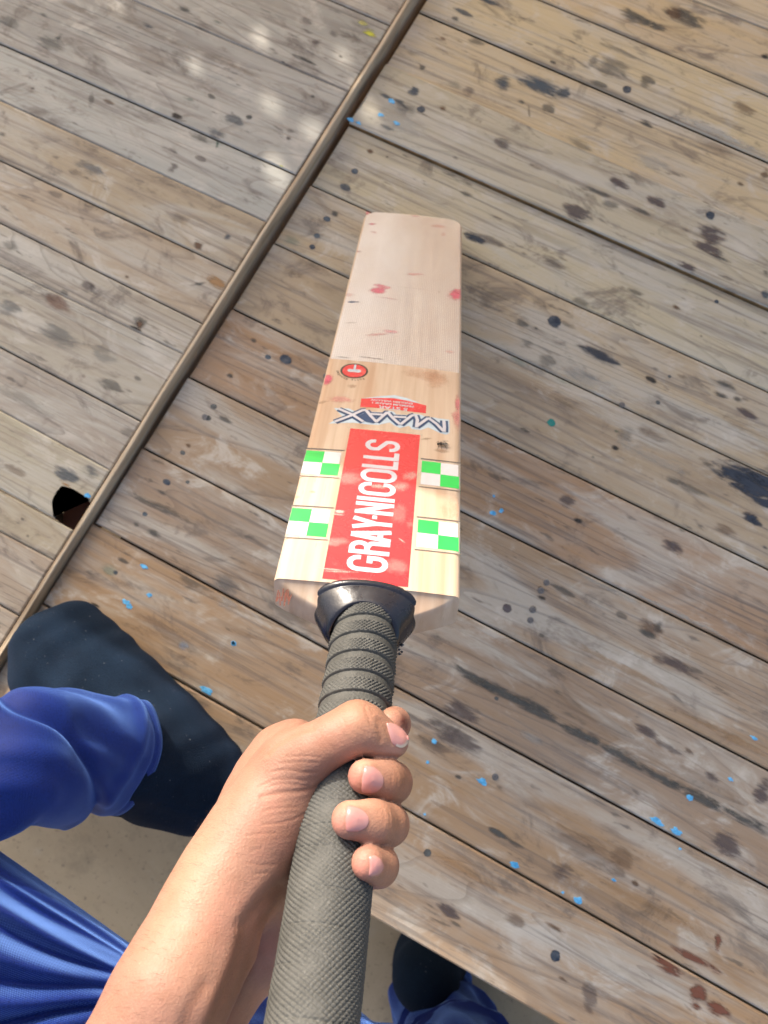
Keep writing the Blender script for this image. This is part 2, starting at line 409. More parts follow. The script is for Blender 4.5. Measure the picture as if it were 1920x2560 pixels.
T_(640, 0, 2.592, [(740, 215, 55, 28, 'Y', .9), (690, 150, 40, 20, 'Y', .4), (325, 140, 60, 30, 'V', .5), (500, 220, 45, 25, 'V', .5), (720, 95, 28, 14, 'K'), (390, 280, 30, 18, 'V', .6), (550, 365, 22, 12, 'K'), (320, 390, 95, 14, 'K', .9), (175, 405, 18, 16, 'D'), (370, 625, 25, 15, 'K'), (210, 895, 30, 16, 'V'), (225, 845, 40, 18, 'V', .5),
 (1340, 80, 70, 22, 'B', .8), (1290, 120, 30, 16, 'K', .7), (1500, 5, 110, 22, 'B', .8), (1210, 250, 25, 18, 'R', .5), (1430, 270, 60, 35, 'K', .6), (1080, 440, 26, 20, 'K', .7), (1020, 590, 40, 40, 'B', .9), (1210, 705, 30, 24, 'N', .9), (1600, 540, 60, 60, 'B'), (840, 620, 50, 20, 'B', .8), (930, 660, 50, 20, 'B', .7), (980, 700, 80, 50, 'K', .4), (1380, 590, 40, 50, 'V', .5), (1290, 540, 50, 40, 'G', .25),
 (740, 985, 28, 18, 'N', .95), (850, 1015, 14, 12, 'K'), (580, 1215, 38, 24, 'B', .8), (510, 1385, 30, 20, 'K'), (1600, 930, 60, 40, 'V', .6), (1420, 1540, 80, 40, 'I', .85), (1530, 1560, 90, 30, 'V', .5), (1370, 1260, 50, 20, 'K', .6), (950, 800, 180, 90, 'W', .35), (850, 830, 50, 25, 'B', .5), (230, 1560, 60, 30, 'T', .2), (160, 1085, 20, 20, 'Y', .6)])
T_(1280, 0, 2.592, [(800, 110, 120, 50, 'K', .8), (930, 170, 80, 28, 'K', .9), (1120, 110, 150, 60, 'K', .8), (1060, 90, 60, 40, 'N', .8), (640, 190, 60, 16, 'K', .6), (650, 440, 120, 80, 'K', .5), (880, 520, 50, 60, 'K', .6), (700, 330, 150, 20, 'K', .35), (520, 400, 30, 80, 'K', .4), (560, 540, 60, 25, 'K', .6), (265, 405, 22, 12, 'K'), (180, 560, 180, 60, 'B', .95), (340, 600, 45, 45, 'B', .9), (60, 655, 35, 20, 'K'), (240, 700, 45, 50, 'K', .6), (110, 720, 60, 8, 'K', .5, 60),
 (870, 800, 60, 28, 'K', .95), (700, 720, 40, 14, 'K', .6), (1510, 710, 90, 60, 'N', .5), (1640, 365, 28, 22, 'D'), (430, 930, 110, 40, 'K', .4), (700, 1185, 80, 35, 'V', .9), (560, 1250, 100, 22, 'K', .7), (940, 1305, 70, 40, 'V', .9), (640, 1330, 60, 40, 'K', .5), (420, 1380, 110, 60, 'V', .85), (830, 1370, 70, 22, 'K', .7), (1300, 1520, 110, 60, 'V', .95), (1270, 1610, 120, 50, 'V', .95), (1640, 1130, 30, 50, 'N', .7), (1480, 1190, 30, 16, 'N'), (900, 1060, 130, 60, 'W', .3), (1300, 850, 300, 26, 'W', .6), (150, 1080, 60, 20, 'N', .4), (1300, 960, 150, 50, 'N', .3)])
T_(0, 640, 2.592, [(380, 320, 110, 55, 'R', .4, 20), (570, 200, 55, 40, 'V', .6), (420, 240, 30, 25, 'K', .5), (905, 430, 60, 50, 'K', .6, 60), (905, 450, 45, 26, 'N', .95, 60), (880, 470, 50, 10, 'D', .9), (820, 135, 22, 12, 'N'), (1400, 170, 110, 35, 'O', .8), (1290, 180, 60, 14, 'K', .7, -40), (370, 510, 150, 70, 'B', .4), (680, 640, 120, 50, 'B', .3), (720, 840, 90, 40, 'K', .5), (890, 790, 30, 18, 'K', .5), (60, 350, 90, 60, 'B', .45), (430, 1410, 95, 50, 'B', .75), (590, 1400, 60, 40, 'B', .6), (540, 780, 20, 14, 'R', .3), (1460, 1055, 60, 20, 'K', .7), (1640, 550, 28, 18, 'K'), (1220, 1230, 22, 16, 'N'), (1050, 1535, 40, 14, 'K', .6), (950, 1600, 230, 16, 'K', .5), (830, 1130, 50, 60, 'K', .35), (100, 1390, 80, 30, 'N', .4), (150, 930, 250, 40, 'K', .25), (1490, 775, 26, 18, 'K'), (420, 1475, 50, 14, 'O', .7)])
T_(1280, 640, 2.592, [(1130, 65, 70, 28, 'V', .95), (270, 35, 110, 40, 'V', .6), (1340, 10, 90, 16, 'K'), (1640, 255, 35, 40, 'B'), (1645, 110, 25, 25, 'K', .6), (440, 310, 55, 45, 'K', .45), (800, 235, 60, 28, 'K', .6), (1065, 330, 38, 22, 'N', .9), (1225, 520, 20, 12, 'K', .9), (370, 450, 60, 20, 'K', .5), (60, 435, 50, 22, 'K', .6), (155, 465, 26, 12, 'K'), (560, 645, 150, 48, 'I', .8), (220, 680, 60, 110, 'K', .4), (900, 800, 38, 20, 'D'), (1370, 830, 100, 25, 'K'), (1340, 895, 70, 18, 'K'), (1460, 930, 40, 18, 'K'), (1520, 1025, 85, 34, 'V', .95), (525, 1300, 24, 14, 'G'), (675, 1135, 20, 10, 'G', .6), (85, 1135, 38, 18, 'K', .8), (665, 1240, 36, 16, 'D', .9), (740, 1160, 60, 60, 'K', .35),
 (1480, 1430, 190, 90, 'I', 1.0), (1600, 1520, 190, 100, 'I', 1.0), (1640, 1440, 120, 60, 'I', 1.0), (1050, 1460, 70, 25, 'K', .6), (1180, 1520, 100, 35, 'K', .45), (360, 1590, 55, 50, 'V', .7), (100, 560, 60, 40, 'K', .4), (300, 790, 110, 22, 'T', .3), (40, 680, 70, 25, 'T', .3), (1260, 1340, 60, 25, 'K', .6), (1100, 780, 40, 14, 'N', .4), (500, 800, 260, 60, 'W', .35), (900, 1300, 300, 40, 'W', .25), (900, 1150, 110, 40, 'N', .35)])
T_(0, 1200, 2.592, [(705, 575, 70, 34, 'T', .25), (750, 600, 18, 16, 'B', .9), (800, 520, 45, 18, 'K', .7), (1260, 660, 160, 60, 'K', .45), (1470, 670, 100, 70, 'B', .45), (1460, 770, 90, 60, 'W', .35), (1000, 350, 55, 25, 'K', .7), (1080, 190, 260, 20, 'K', .55), (620, 810, 50, 9, 'D', .9), (145, 255, 18, 12, 'K', .6), (180, 360, 16, 12, 'K', .5), (1190, 1075, 36, 25, 'C', .2), (885, 290, 26, 22, 'K', .6), (1100, 1000, 300, 60, 'V', .3)])
T_(1280, 1280, 2.592, [(430, 55, 34, 20, 'D', .85), (1040, 230, 78, 45, 'V', .9), (1100, 120, 34, 16, 'K', .6), (1540, 35, 60, 35, 'I', .9), (1580, 70, 45, 20, 'I', .8), (1640, 230, 34, 14, 'B'), (1380, 120, 80, 36, 'N', .5), (730, 175, 30, 10, 'G', .5), (330, 510, 90, 24, 'K', .6), (190, 500, 22, 20, 'N'), (195, 555, 38, 16, 'D', .8), (135, 630, 22, 22, 'N', .8), (190, 800, 22, 12, 'K', .6), (900, 750, 85, 60, 'N', .7), (870, 790, 60, 24, 'K', .8), (950, 740, 30, 40, 'K', .6), (710, 670, 38, 25, 'K', .5), (1060, 1000, 160, 45, 'V', .8), (120, 1230, 140, 30, 'K', .6), (880, 1430, 100, 35, 'V', .8), (1000, 1510, 130, 30, 'V', .6), (1140, 1550, 38, 20, 'N', .7), (1100, 680, 420, 26, 'W', .45), (600, 480, 240, 20, 'W', .35), (700, 1000, 500, 24, 'O', .35), (1350, 820, 260, 24, 'O', .35), (1400, 1450, 400, 30, 'O', .4)])
T_(1280, 1920, 2.592, [(1390, 490, 115, 75, 'V', .8), (1300, 60, 60, 35, 'V', .8), (1620, 150, 60, 90, 'V', .9), (480, 520, 300, 90, 'N', .35), (700, 600, 80, 120, 'N', .4), (330, 650, 70, 70, 'V', .6), (800, 740, 30, 22, 'N'), (1335, 1120, 75, 28, 'R', .8, 75), (1190, 1240, 180, 26, 'R', .8), (1000, 1270, 120, 48, 'R', .85), (950, 1220, 60, 20, 'D', .7), (280, 1035, 80, 16, 'N'), (330, 1365, 45, 16, 'N'), (1210, 1450, 60, 60, 'R', .9), (1340, 1570, 85, 50, 'R', .95), (1190, 1530, 50, 30, 'R', .8), (500, 1480, 100, 50, 'V', .5, 60), (1400, 650, 400, 60, 'O', .25), (900, 900, 500, 50, 'O', .2)])
T_(880, 1920, 2.592, [(690, 60, 28, 16, 'K'), (960, 430, 85, 24, 'K', .95), (1060, 490, 60, 20, 'K', .6), (620, 930, 85, 40, 'V', .9), (500, 920, 90, 12, 'K', .5), (660, 1000, 60, 14, 'K', .6), (1050, 980, 80, 35, 'N', .5), (700, 650, 200, 80, 'O', .2)])
T_(900, 1650, 1.6265, [(415, 210, 80, 48, 'V', .75), (390, 310, 120, 45, 'V', .7), (300, 350, 90, 26, 'I', .35), (700, 320, 60, 24, 'W', .3), (250, 250, 120, 14, 'V', .5)])
for s_ in ST: stain(*s_[:5], s_[5] * (.82 if s_[4] in 'KVNBG' else 1), s_[6])
# long dark skid marks made of overlapping pieces
for pts_ in ([(1280, 1745), (1390, 1800), (1500, 1862), (1600, 1915), (1700, 1965), (1800, 2020), (1900, 2065)], [(1150, 1675), (1220, 1712), (1290, 1748)]):
    for a_, b_ in zip(pts_[:-1], pts_[1:]):
        stain((a_[0] + b_[0]) / 2, (a_[1] + b_[1]) / 2, 75, 15, 'K', .75)
drops = [(640 + 1070 / 2.592, 710 / 2.592, 12, 11, 'I'), (640 + 395 / 2.592, 1530 / 2.592, 8.5, 7.5, 'B'), (640 + 365 / 2.592, 1600 / 2.592, 8.5, 7.5, 'I'), (640 + 460 / 2.592, 1420 / 2.592, 10, 7, 'B'), (640 + 640 / 2.592, 1110 / 2.592, 9, 8, 'B'),
         (1280 + 745 / 2.592, 580 / 2.592, 12, 11.5, 'I'), (1280 + 1285 / 2.592, 1395 / 2.592, 12.5, 12, 'I'), (1280 + 275 / 2.592, 640 + 425 / 2.592, 19, 17, 'I'), (1280 + 255 / 2.592, 640 + 1080 / 2.592, 11, 10.5, 'T'), (1280 + 1325 / 2.592, 640 + 295 / 2.592, 6, 5, 'I'),
         (0 + 1385 / 2.592, 640 + 975 / 2.592, 9, 8, 'K'), (1350 / 2.592, 640 + 1050 / 2.592, 8, 7, 'K'), (1185 / 2.592, 640 + 1275 / 2.592, 8, 6, 'K'), (1080 / 2.592, 640 + 1465 / 2.592, 12, 8, 'I'), (1215 / 2.592, 640 + 1465 / 2.592, 6, 5, 'K'), (940 / 2.592, 1200 + 222 / 2.592, 7, 6, 'B'),
         (1280 + 280 / 2.592, 1920 + 1215 / 2.592, 14, 14, 'I'), (1280 + 1020 / 2.592, 640 + 780 / 2.592, 5, 4.5, 'K'), (1280 + 945 / 2.592, 640 + 950 / 2.592, 6.5, 6, 'K'), (714, 899, 17, 13, 'I'), (670, 893, 9, 6, 'B'), (1268, 1521, 13, 11, 'V'), (1241, 1746, 6, 5, 'K'), (880 + 490 / 2.592, 1920 + 550 / 2.592, 10, 10, 'K')]
for d_ in drops: stain(*d_[:5], .92, 0, True)
chips = [(640 + 880 / 2.592, 655 / 2.592, 9, 7), (640 + 805 / 2.592, 745 / 2.592, 9, 7), (640 + 610 / 2.592, 780 / 2.592, 13, 6), (640 + 665 / 2.592, 797 / 2.592, 8, 5), (640 + 910 / 2.592, 797 / 2.592, 9, 5), (565 / 2.592, 640 + 1548 / 2.592, 9, 6),
         (935 / 2.592, 1200 + 560 / 2.592, 10, 6), (968 / 2.592, 1200 + 745 / 2.592, 6.5, 5.5), (818 / 2.592, 1200 + 795 / 2.592, 11, 7), (835 / 2.592, 1200 + 820 / 2.592, 9, 7), (1515 / 2.592, 1200 + 1060 / 2.592, 8, 5.5), (1335 / 2.592, 1200 + 1370 / 2.592, 19, 9),
         (1280 + 1150 / 2.592, 1920 + 190 / 2.592, 9, 7), (1280 + 920 / 2.592, 1920 + 365 / 2.592, 20, 7.5), (1280 + 1060 / 2.592, 1920 + 430 / 2.592, 15, 9), (1280 + 1415 / 2.592, 1920 + 72 / 2.592, 8, 5), (1280 + 1088 / 2.592, 1920 + 522 / 2.592, 4, 3.5), (1280 + 660 / 2.592, 1920 + 725 / 2.592, 6, 4),
         (1280 + 420 / 2.592, 1920 + 868 / 2.592, 14, 10), (1280 + 322 / 2.592, 1920 + 820 / 2.592, 4.5, 4), (1280 + 8 / 2.592, 1920 + 650 / 2.592, 12, 8), (880 + 465 / 2.592, 1920 + 316 / 2.592, 4, 3.5), (880 + 845 / 2.592, 1920 + 92 / 2.592, 15, 8), (1085, 1852, 9, 7), (1069, 1905, 4, 4), (1233, 1284, 9, 6), (1253, 1277, 6, 6), (1235, 1240, 3.5, 3.5), (583, 1608, 8, 6), (1280 + 1570 / 2.592, 1280 + 1465 / 2.592, 10, 4)]
def chip_mat():
    mt, t, b = nodes('blue_paint', .5, .4); f = noise(t, coords(t, 'Object', (1, 1, 1), rand=True), 220, 4, .6)
    t.links.new(mix(t, (.06, .32, .62), (.16, .55, .90), rng(t, f, .35, .6)), b.inputs['Base Color']); bump(t, b, f, .4, .0004); return mt
CHIP = chip_mat()
for (px, py, ra, rb) in chips:
    for (o, poly, z, side, M) in PLANKS:
        c = loc2(D(px, py, z))
        if side == 'r' and c[0] < strip_x(c[1]) or side == 'l' and c[0] > strip_x(c[1]): continue
        ylo = poly[0][1] + .0; yhi = poly[-1][1]
        xs_ = c[0]
        def yl(P, Q): return P[1] + (Q[1] - P[1]) * (xs_ - P[0]) / (Q[0] - P[0])
        ylo, yhi = yl(poly[0], poly[1]), yl(poly[-1], poly[-2])
        if not (ylo - .002 < c[1] <= yhi + .0005): continue
        c[1] = min(max(c[1], ylo + .004), yhi - .003)
        sc = np.linalg.norm(D(px + 1, py, z) - D(px, py, z)); nn = 14; V = []
        for q in range(nn):
            th = 2 * math.pi * q / nn; r = 1 + random.uniform(-.4, .28)
            V.append((c[0] + ra * sc * r * math.cos(th), min(max(c[1] + rb * sc * r * math.sin(th), ylo + .0015), yhi - .0015)))
        Vw = [RG @ np.array([*p, 0]) + [0, 0, z + .0002] for p in V] + [RG @ np.array([*(np.array(p) * .86 + c * .14), 0]) + [0, 0, z + .0005] for p in V]
        Fc = [tuple(range(nn, 2 * nn))] + [(i, (i + 1) % nn, nn + (i + 1) % nn, nn + i) for i in range(nn)]
        mk('paint_chip', Vw, Fc, CHIP, o, mat4(Vw[0], RG)); break

# ------------------------------------------------------------------ bat frame (from the photo's perspective)
SB = W @ np.array([-0.00976649, 0.04244709, 0.44109417]) + ORG
BB = W @ np.array([[0.99496054, 0.07722133, 0.06395622], [0.09927219, -0.66902568, -0.73657971], [-0.01409131, 0.73921681, -0.67332008]])
BB[:, 0] /= np.linalg.norm(BB[:, 0]); BB[:, 1] /= np.linalg.norm(BB[:, 1]); BB[:, 2] = np.cross(BB[:, 0], BB[:, 1])
MB = mat4(SB, BB); BL = .555
def bw(u, v, k): return SB + BB @ np.array([u, v, k])
def wb(p): return BB.T @ (np.asarray(p) - SB)
def PB(px, py, k=0.0):                       # pixel -> world point on the plane k above the bat face
    r = ray(px, py); nb = BB[:, 2]; t = (nb @ (SB - ORG) + k) / (nb @ r); return ORG + t * r
def UV(px, py, k=0.0): return wb(PB(px, py, k))

# ------------------------------------------------------------------ added sun blocker (out of frame): shades the tables, holes shaped for sun spots
AZ_ = .85
Bp = PB(930, 1186)
def toward(p, z=AZ_): l = (z - p[2]) / SUNV[2]; return np.asarray(p) + l * SUNV
e0 = toward(Bp); ea = math.radians(-31); ed = np.array([math.cos(ea), math.sin(ea), 0]); ef = np.array([-math.sin(ea), math.cos(ea), 0])
def a2(p): q = toward(p) - e0; return q @ ed, q @ ef
cu = bpy.data.curves.new('sun_blocker_curve', 'CURVE'); cu.dimensions = '2D'; cu.fill_mode = 'BOTH'; cu.extrude = .0015
def spl(P):
    sp = cu.splines.new('POLY'); sp.points.add(len(P) - 1)
    for i, p in enumerate(P): sp.points[i].co = (p[0], p[1], 0, 1)
    sp.use_cyclic_u = True
edge = [(x, .004 * math.sin(x * 9) + .003 * math.sin(x * 31)) for x in np.linspace(-1.3, 1.15, 60)]
spl(edge + [(1.15, 1.6), (-1.3, 1.6)])
for px, py, ra, rb in ((290, 14, 15, 34), (652, 92, 15, 26), (487, 168, 11, 26), (678, 262, 17, 28), (782, 325, 19, 26), (690, 428, 19, 38), (876, 196, 17, 22), (926, 285, 17, 34)):  # holes placed where the sun spots should land
    z = LZ if px < 860 else 0
    c = a2(D(px, py, z)); rr = ra * .00068; r2 = rb * .00070; sa2 = np.array([-math.sin(SUN_AZ), math.cos(SUN_AZ), 0]); sp2 = np.array([math.cos(SUN_AZ), math.sin(SUN_AZ), 0])
    al_ = np.array([sa2 @ ed, sa2 @ ef]); pe_ = np.array([sp2 @ ed, sp2 @ ef])
    spl([tuple(np.array(c) + pe_ * rr * random.uniform(.8, 1.2) * math.cos(t_) + al_ * r2 * random.uniform(.8, 1.15) * math.sin(t_)) for t_ in np.linspace(0, 2 * math.pi, 12, endpoint=False)])
co = bpy.data.objects.new('tmp', cu); COL.objects.link(co)
me = bpy.data.meshes.new_from_object(co.evaluated_get(bpy.context.evaluated_depsgraph_get())); bpy.data.objects.remove(co)
Vv = np.array([v.co[:] for v in me.vertices]); Ff = [tuple(p.vertices) for p in me.polygons]
Ma = mat4(e0, np.stack([ed, ef, [0, 0, 1]], 1))
aw = thing('sun_blocker', 'added cream sheet on posts, out of view, blocking sun from the tables', 'sun_blocker', Ma)
SHEET = simple('blocker_post', (.35, .36, .36), .6, .4, 8, .2, 60, .1)
BLOCKER = bpy.data.materials.new('blocker_sheet'); BLOCKER.use_nodes = True  # translucent and warm so the added blocker passes warm light to the boards
_t = BLOCKER.node_tree; _d = _t.nodes.new('ShaderNodeBsdfTranslucent'); _d.inputs[0].default_value = (.80, .66, .48, 1); _x = _t.nodes.new('ShaderNodeMixShader'); _x.inputs[0].default_value = .62
_t.nodes['Principled BSDF'].inputs['Base Color'].default_value = (.7, .62, .5, 1); _t.nodes['Principled BSDF'].inputs['Roughness'].default_value = .9
_t.links.new(_t.nodes['Principled BSDF'].outputs[0], _x.inputs[1]); _t.links.new(_d.outputs[0], _x.inputs[2]); _t.links.new(_x.outputs[0], _t.nodes['Material Output'].inputs[0])
mk('blocker_panel', Vv, Ff, BLOCKER, aw, Ma, world=False)
def pole(name, a, b, r, mat, parent, n=12):
    a, b = np.array(a, float), np.array(b, float); d = (b - a) / np.linalg.norm(b - a)
    u_ = np.cross(d, [0, 0, 1.0] if abs(d[2]) < .9 else [1.0, 0, 0]); u_ /= np.linalg.norm(u_); v_ = np.cross(d, u_)
    V = [p + r * (math.cos(t_) * u_ + math.sin(t_) * v_) for p in (a, b) for t_ in np.linspace(0, 2 * math.pi, n, endpoint=False)]
    return mk(name, V, grid_faces(2, n, True) + [tuple(range(n))[::-1], tuple(range(n, 2 * n))], mat, parent, smooth=False)
for x_, y_ in ((-1.25, 1.0), (1.1, 1.2), (-1.25, 1.56), (1.1, 1.56)):
    p = e0 + ed * x_ + ef * y_; pole('post', [p[0], p[1], FZ], [p[0], p[1], AZ_ - .002], .02, SHEET, aw)  # invented posts that carry the added blocker

# ------------------------------------------------------------------ cricket bat
bat = thing('cricket_bat', 'cricket bat with red brand sticker and green check stripes, gripped by its grey rubber handle', 'cricket bat', MB)
def willow():
    mt, t, b = nodes('willow', .5, .35)
    v = coords(t, 'Object', (150, 5, 40)); v2 = coords(t, 'Object', (18, 8, 18)); v3 = coords(t, 'Object', (700, 60, 200)); v0 = coords(t, 'Object', (42, 2.2, 10))
    g = noise(t, v, 1, 3, .5, .2); m_ = noise(t, v2, 1, 5, .6); f = noise(t, v3, 1, 3, .6); g0 = noise(t, v0, 1, 2, .5)
    c = mix(t, (.49, .35, .24), (.61, .48, .355), rng(t, g, .35, .62))
    c = mix(t, c, (.47, .28, .165), rng(t, g0, .5, .66, 0, .55))
    c = mix(t, c, (.64, .54, .42), rng(t, m_, .5, .75, 0, .5))
    c = mix(t, (.42, .26, .15), c, rng(t, f, .26, .4, .7, 1))
    t.links.new(c, b.inputs['Base Color']); bump(t, b, f, .18, .0003)
    b.inputs['Subsurface Weight'].default_value = 0
    return mt
WIL = willow()
def bat_section(v):
    """returns list of (u,k) around the section at v (metres, negative = shoulder)"""
    hw, kf, e, sp = .054, 0.0, .022, .034
    if v < 0:
        q = min(1, -v / .014); hw = .054 - .0015 * min(1, q * 8) - .0345 * q ** 1.25
        kf = -.0125 * q ** .62; e = .026 - .012 * q; sp = .034 - .006 * q
    else:
        q = v / BL; e = .022 + .012 * math.sin(min(1, q * 1.4) * math.pi) - .006 * max(0, q - .8) * 5; sp = .036 + .02 * math.sin(min(1, q * 1.25) * math.pi) ; sp = max(sp * (1 - max(0, (q - .75)) * 1.8), e + .001)
        rc = .016
        if v > BL - rc:
            dv = v - (BL - rc); hw = .054 - rc + math.sqrt(max(0, rc * rc - dv * dv))
            kf = -.0015 * (dv / rc) ** 3
    r = .004; P = []
    nf = 22
    for i in range(nf + 1):
        u = -hw + r + (2 * hw - 2 * r) * i / nf; P.append((u, kf - .0012 * (u / .054) ** 2))
    ke = P[-1][1]
    for a in np.linspace(90, 0, 6)[1:]: P.append((hw - r + r * math.cos(math.radians(a)), ke - r + r * math.sin(math.radians(a))))
    P.append((hw, kf - e + .003))
    for i in range(1, 12):
        s_ = i / 12; u = hw * (1 - 2 * s_); h = 1 - abs(u) / hw
        P.append((u * .985, kf - e - (sp - e) * (h ** 1.3)))
    P.append((-hw, kf - e + .003))
    for a in np.linspace(180, 90, 6)[:-1]: P.append((-hw + r + r * math.cos(math.radians(a)), ke - r + r * math.sin(math.radians(a))))
    return P
vs = list(-.014 * np.linspace(1, 0, 18) ** 1.7) + list(np.linspace(.012, BL - .016, 40)) + list(BL - .016 + .016 * np.sin(np.linspace(.15, 1, 9) * math.pi / 2))
V = []; 
for v in vs:
    sec = bat_section(v)
    V += [(u, v + (.0 if v < BL - .003 else 0), k) for u, k in sec]
ns = len(bat_section(0)); Fc = grid_faces(len(vs), ns, True) + [tuple(range(ns)), tuple(range(len(V) - ns, len(V)))[::-1]]
Fc = [tuple(reversed(f)) for f in Fc]
blade = mk('blade', V, Fc, WIL, bat, MB, smooth=True, world=False)
md = blade.modifiers.new('e', 'EDGE_SPLIT'); md.split_angle = math.radians(40)
def kface(u, v): return -.0012 * (u / .054) ** 2 + (0 if v > 0 else -.0125 * min(1, -v / .014) ** .62)

# thin things laid on the face
def plate(name, P, h, mat, parent, color=None, nu=None, wrap=True, th=.00006):
    """polygon in bat (u,v) -> subdivided thin sheet following the slightly domed face"""
    bm = bmesh.new(); vs_ = [bm.verts.new((p[0], p[1], 0)) for p in P]; bm.faces.new(vs_)
    us = [p[0] for p in P]
    for x in np.linspace(-.054, .054, 19)[1:-1]:
        if min(us) < x < max(us):
            bmesh.ops.bisect_plane(bm, geom=bm.verts[:] + bm.edges[:] + bm.faces[:], plane_co=(x, 0, 0), plane_no=(1, 0, 0))
    bm.normal_update()
    if bm.faces and sum(f.normal.z for f in bm.faces) < 0: bmesh.ops.reverse_faces(bm, faces=bm.faces)
    for q in bm.verts: q.co.z = kface(q.co.x, q.co.y) + h
    me = bpy.data.meshes.new(name); bm.to_mesh(me); bm.free(); me.materials.append(mat)
    o = bpy.data.objects.new(name, me); COL.objects.link(o); place(o, MB, parent)
    if color: o.color = color
    return o
def ribbon(P, w, closed=False):
    P = [np.array(p, float) for p in P]; n = len(P); Lf, Rt = [], []
    for i in range(n):
        a = P[i - 1] if (i > 0 or closed) else None; c = P[(i + 1) % n] if (i < n - 1 or closed) else None; b = P[i]
        ns_ = []
        for p, q in ((a, b), (b, c)):
            if p is None or q is None: continue
            d = q - p; d = d / (np.linalg.norm(d) + 1e-12); ns_.append(np.array([-d[1], d[0]]))
        k = sum(ns_); k = k / np.linalg.norm(k); k = k / max(.4, k @ ns_[0]); Lf.append(b + k * w / 2); Rt.append(b - k * w / 2)
    return Lf, Rt
def strokes(name, Ls, w, h, mat, parent, closed=False, dh=.00002):
    V, Fc = [], []
    for q, P in enumerate(Ls):
        cl = closed and len(P) > 4 and closed == 'all'
        Lf, Rt = ribbon(P, w, cl); n = len(P); b = len(V)
        for a, c in zip(Lf, Rt):
            for p in (a, c): V.append((p[0], p[1], kface(p[0], p[1]) + h + dh * q))
        for i in range(n if cl else n - 1):
            j = (i + 1) % n; Fc.append((b + 2 * i, b + 2 * i + 1, b + 2 * j + 1, b + 2 * j))
    bm = bmesh.new(); vv = [bm.verts.new(v) for v in V]
    for f in Fc:
        try: bm.faces.new([vv[i] for i in f])
        except ValueError: pass
    bm.normal_update()
    fl_ = [f for f in bm.faces if f.normal.z < 0]; bmesh.ops.reverse_faces(bm, faces=fl_)
    me = bpy.data.meshes.new(name); bm.to_mesh(me); bm.free(); me.materials.append(mat)
    o = bpy.data.objects.new(name, me); COL.objects.link(o); place(o, MB, parent); return o
def sticker_mat(name, col, rough=.3, worn=.0, wcol=(.8, .6, .45), var=.06):
    mt, t, b = nodes(name, rough, .5)
    f = noise(t, coords(t, 'Object', (60, 60, 60)), 1, 6, .65, .5); g = noise(t, coords(t, 'Object', (700, 700, 700)), 1, 3, .6)
    c = mix(t, tuple(x * (1 - var * 3) for x in col), col, rng(t, f, .3, .7))
    if worn: c = mix(t, c, wcol, rng(t, f, .60, .78, 0, worn))
    c = mix(t, c, wcol, rng(t, g, .68, .8, 0, worn * .7))
    t.links.new(c, b.inputs['Base Color']); t.links.new(rng(t, f, .3, .7, rough * .8, rough * 1.4), b.inputs['Roughness'])
    bump(t, b, g, .06, .0002); return mt
RED = sticker_mat('red_sticker', (.68, .03, .04), .24, .6, (.80, .34, .28)); WHT = sticker_mat('white_print', (.60, .59, .63), .35, .2, (.66, .5, .45))
GRN = sticker_mat('green_check', (.02, .62, .09), .35, 0); CHK = sticker_mat('white_check', (.74, .72, .72), .4, 0); NAV = sticker_mat('navy_print', (.008, .05, .15), .35, 0)
PALE = sticker_mat('pale_blue_print', (.52, .63, .70), .35, 0); BLK = sticker_mat('black_print', (.03, .025, .02), .5, 0); LIN = sticker_mat('dark_line', (.13, .11, .09), .5, 0)
def clear_mat():
    mt, t, b = nodes('clear_film', .25, .5); b.inputs['Base Color'].default_value = (.85, .8, .7, 1); b.inputs['Alpha'].default_value = .14; return mt
CLR = clear_mat()
def sheet_mat():
    mt, t, b = nodes('anti_scuff_sheet', .38, .5)
    vx = coords(t, 'Object', (1, 1, 1)); sx = t.nodes.new('ShaderNodeSeparateXYZ'); t.links.new(vx, sx.inputs[0])
    a = math_(t, 'SINE', math_(t, 'MULTIPLY', sx.outputs[0], 2 * math.pi / .0017)); c = math_(t, 'SINE', math_(t, 'MULTIPLY', sx.outputs[1], 2 * math.pi / .0026))
    w_ = math_(t, 'MULTIPLY', math_(t, 'ADD', a, 1), math_(t, 'ADD', c, 1))
    f = noise(t, coords(t, 'Object', (9, 4, 9)), 1, 5, .6)
    t.links.new(mix(t, (.74, .67, .61), (.88, .87, .85), rng(t, f, .35, .65)), b.inputs['Base Color'])
    al = math_(t, 'ADD', rng(t, sx.outputs[0], .015, -.03, .34, .70), math_(t, 'MULTIPLY', w_, .07))
    t.links.new(al, b.inputs['Alpha']); bump(t, b, w_, .35, .0003); return mt
SHT = sheet_mat()
mm = .001
# anti-scuff sheet on the lower blade
rc = .015
P = [(-.0536, .2422), (.0, .2405), (.0532, .2392)] + [(.0532 - rc + rc * math.cos(a), BL - .0005 - rc + rc * math.sin(a)) for a in np.linspace(0, math.pi / 2, 7)] + [(-.0532 + rc + rc * math.cos(a), BL - .0005 - rc + rc * math.sin(a)) for a in np.linspace(math.pi / 2, math.pi, 7)]
P = [(p[0] * .975, p[1]) for p in P]
sheet = plate('scuff_sheet', P, .0001, SHT, bat)
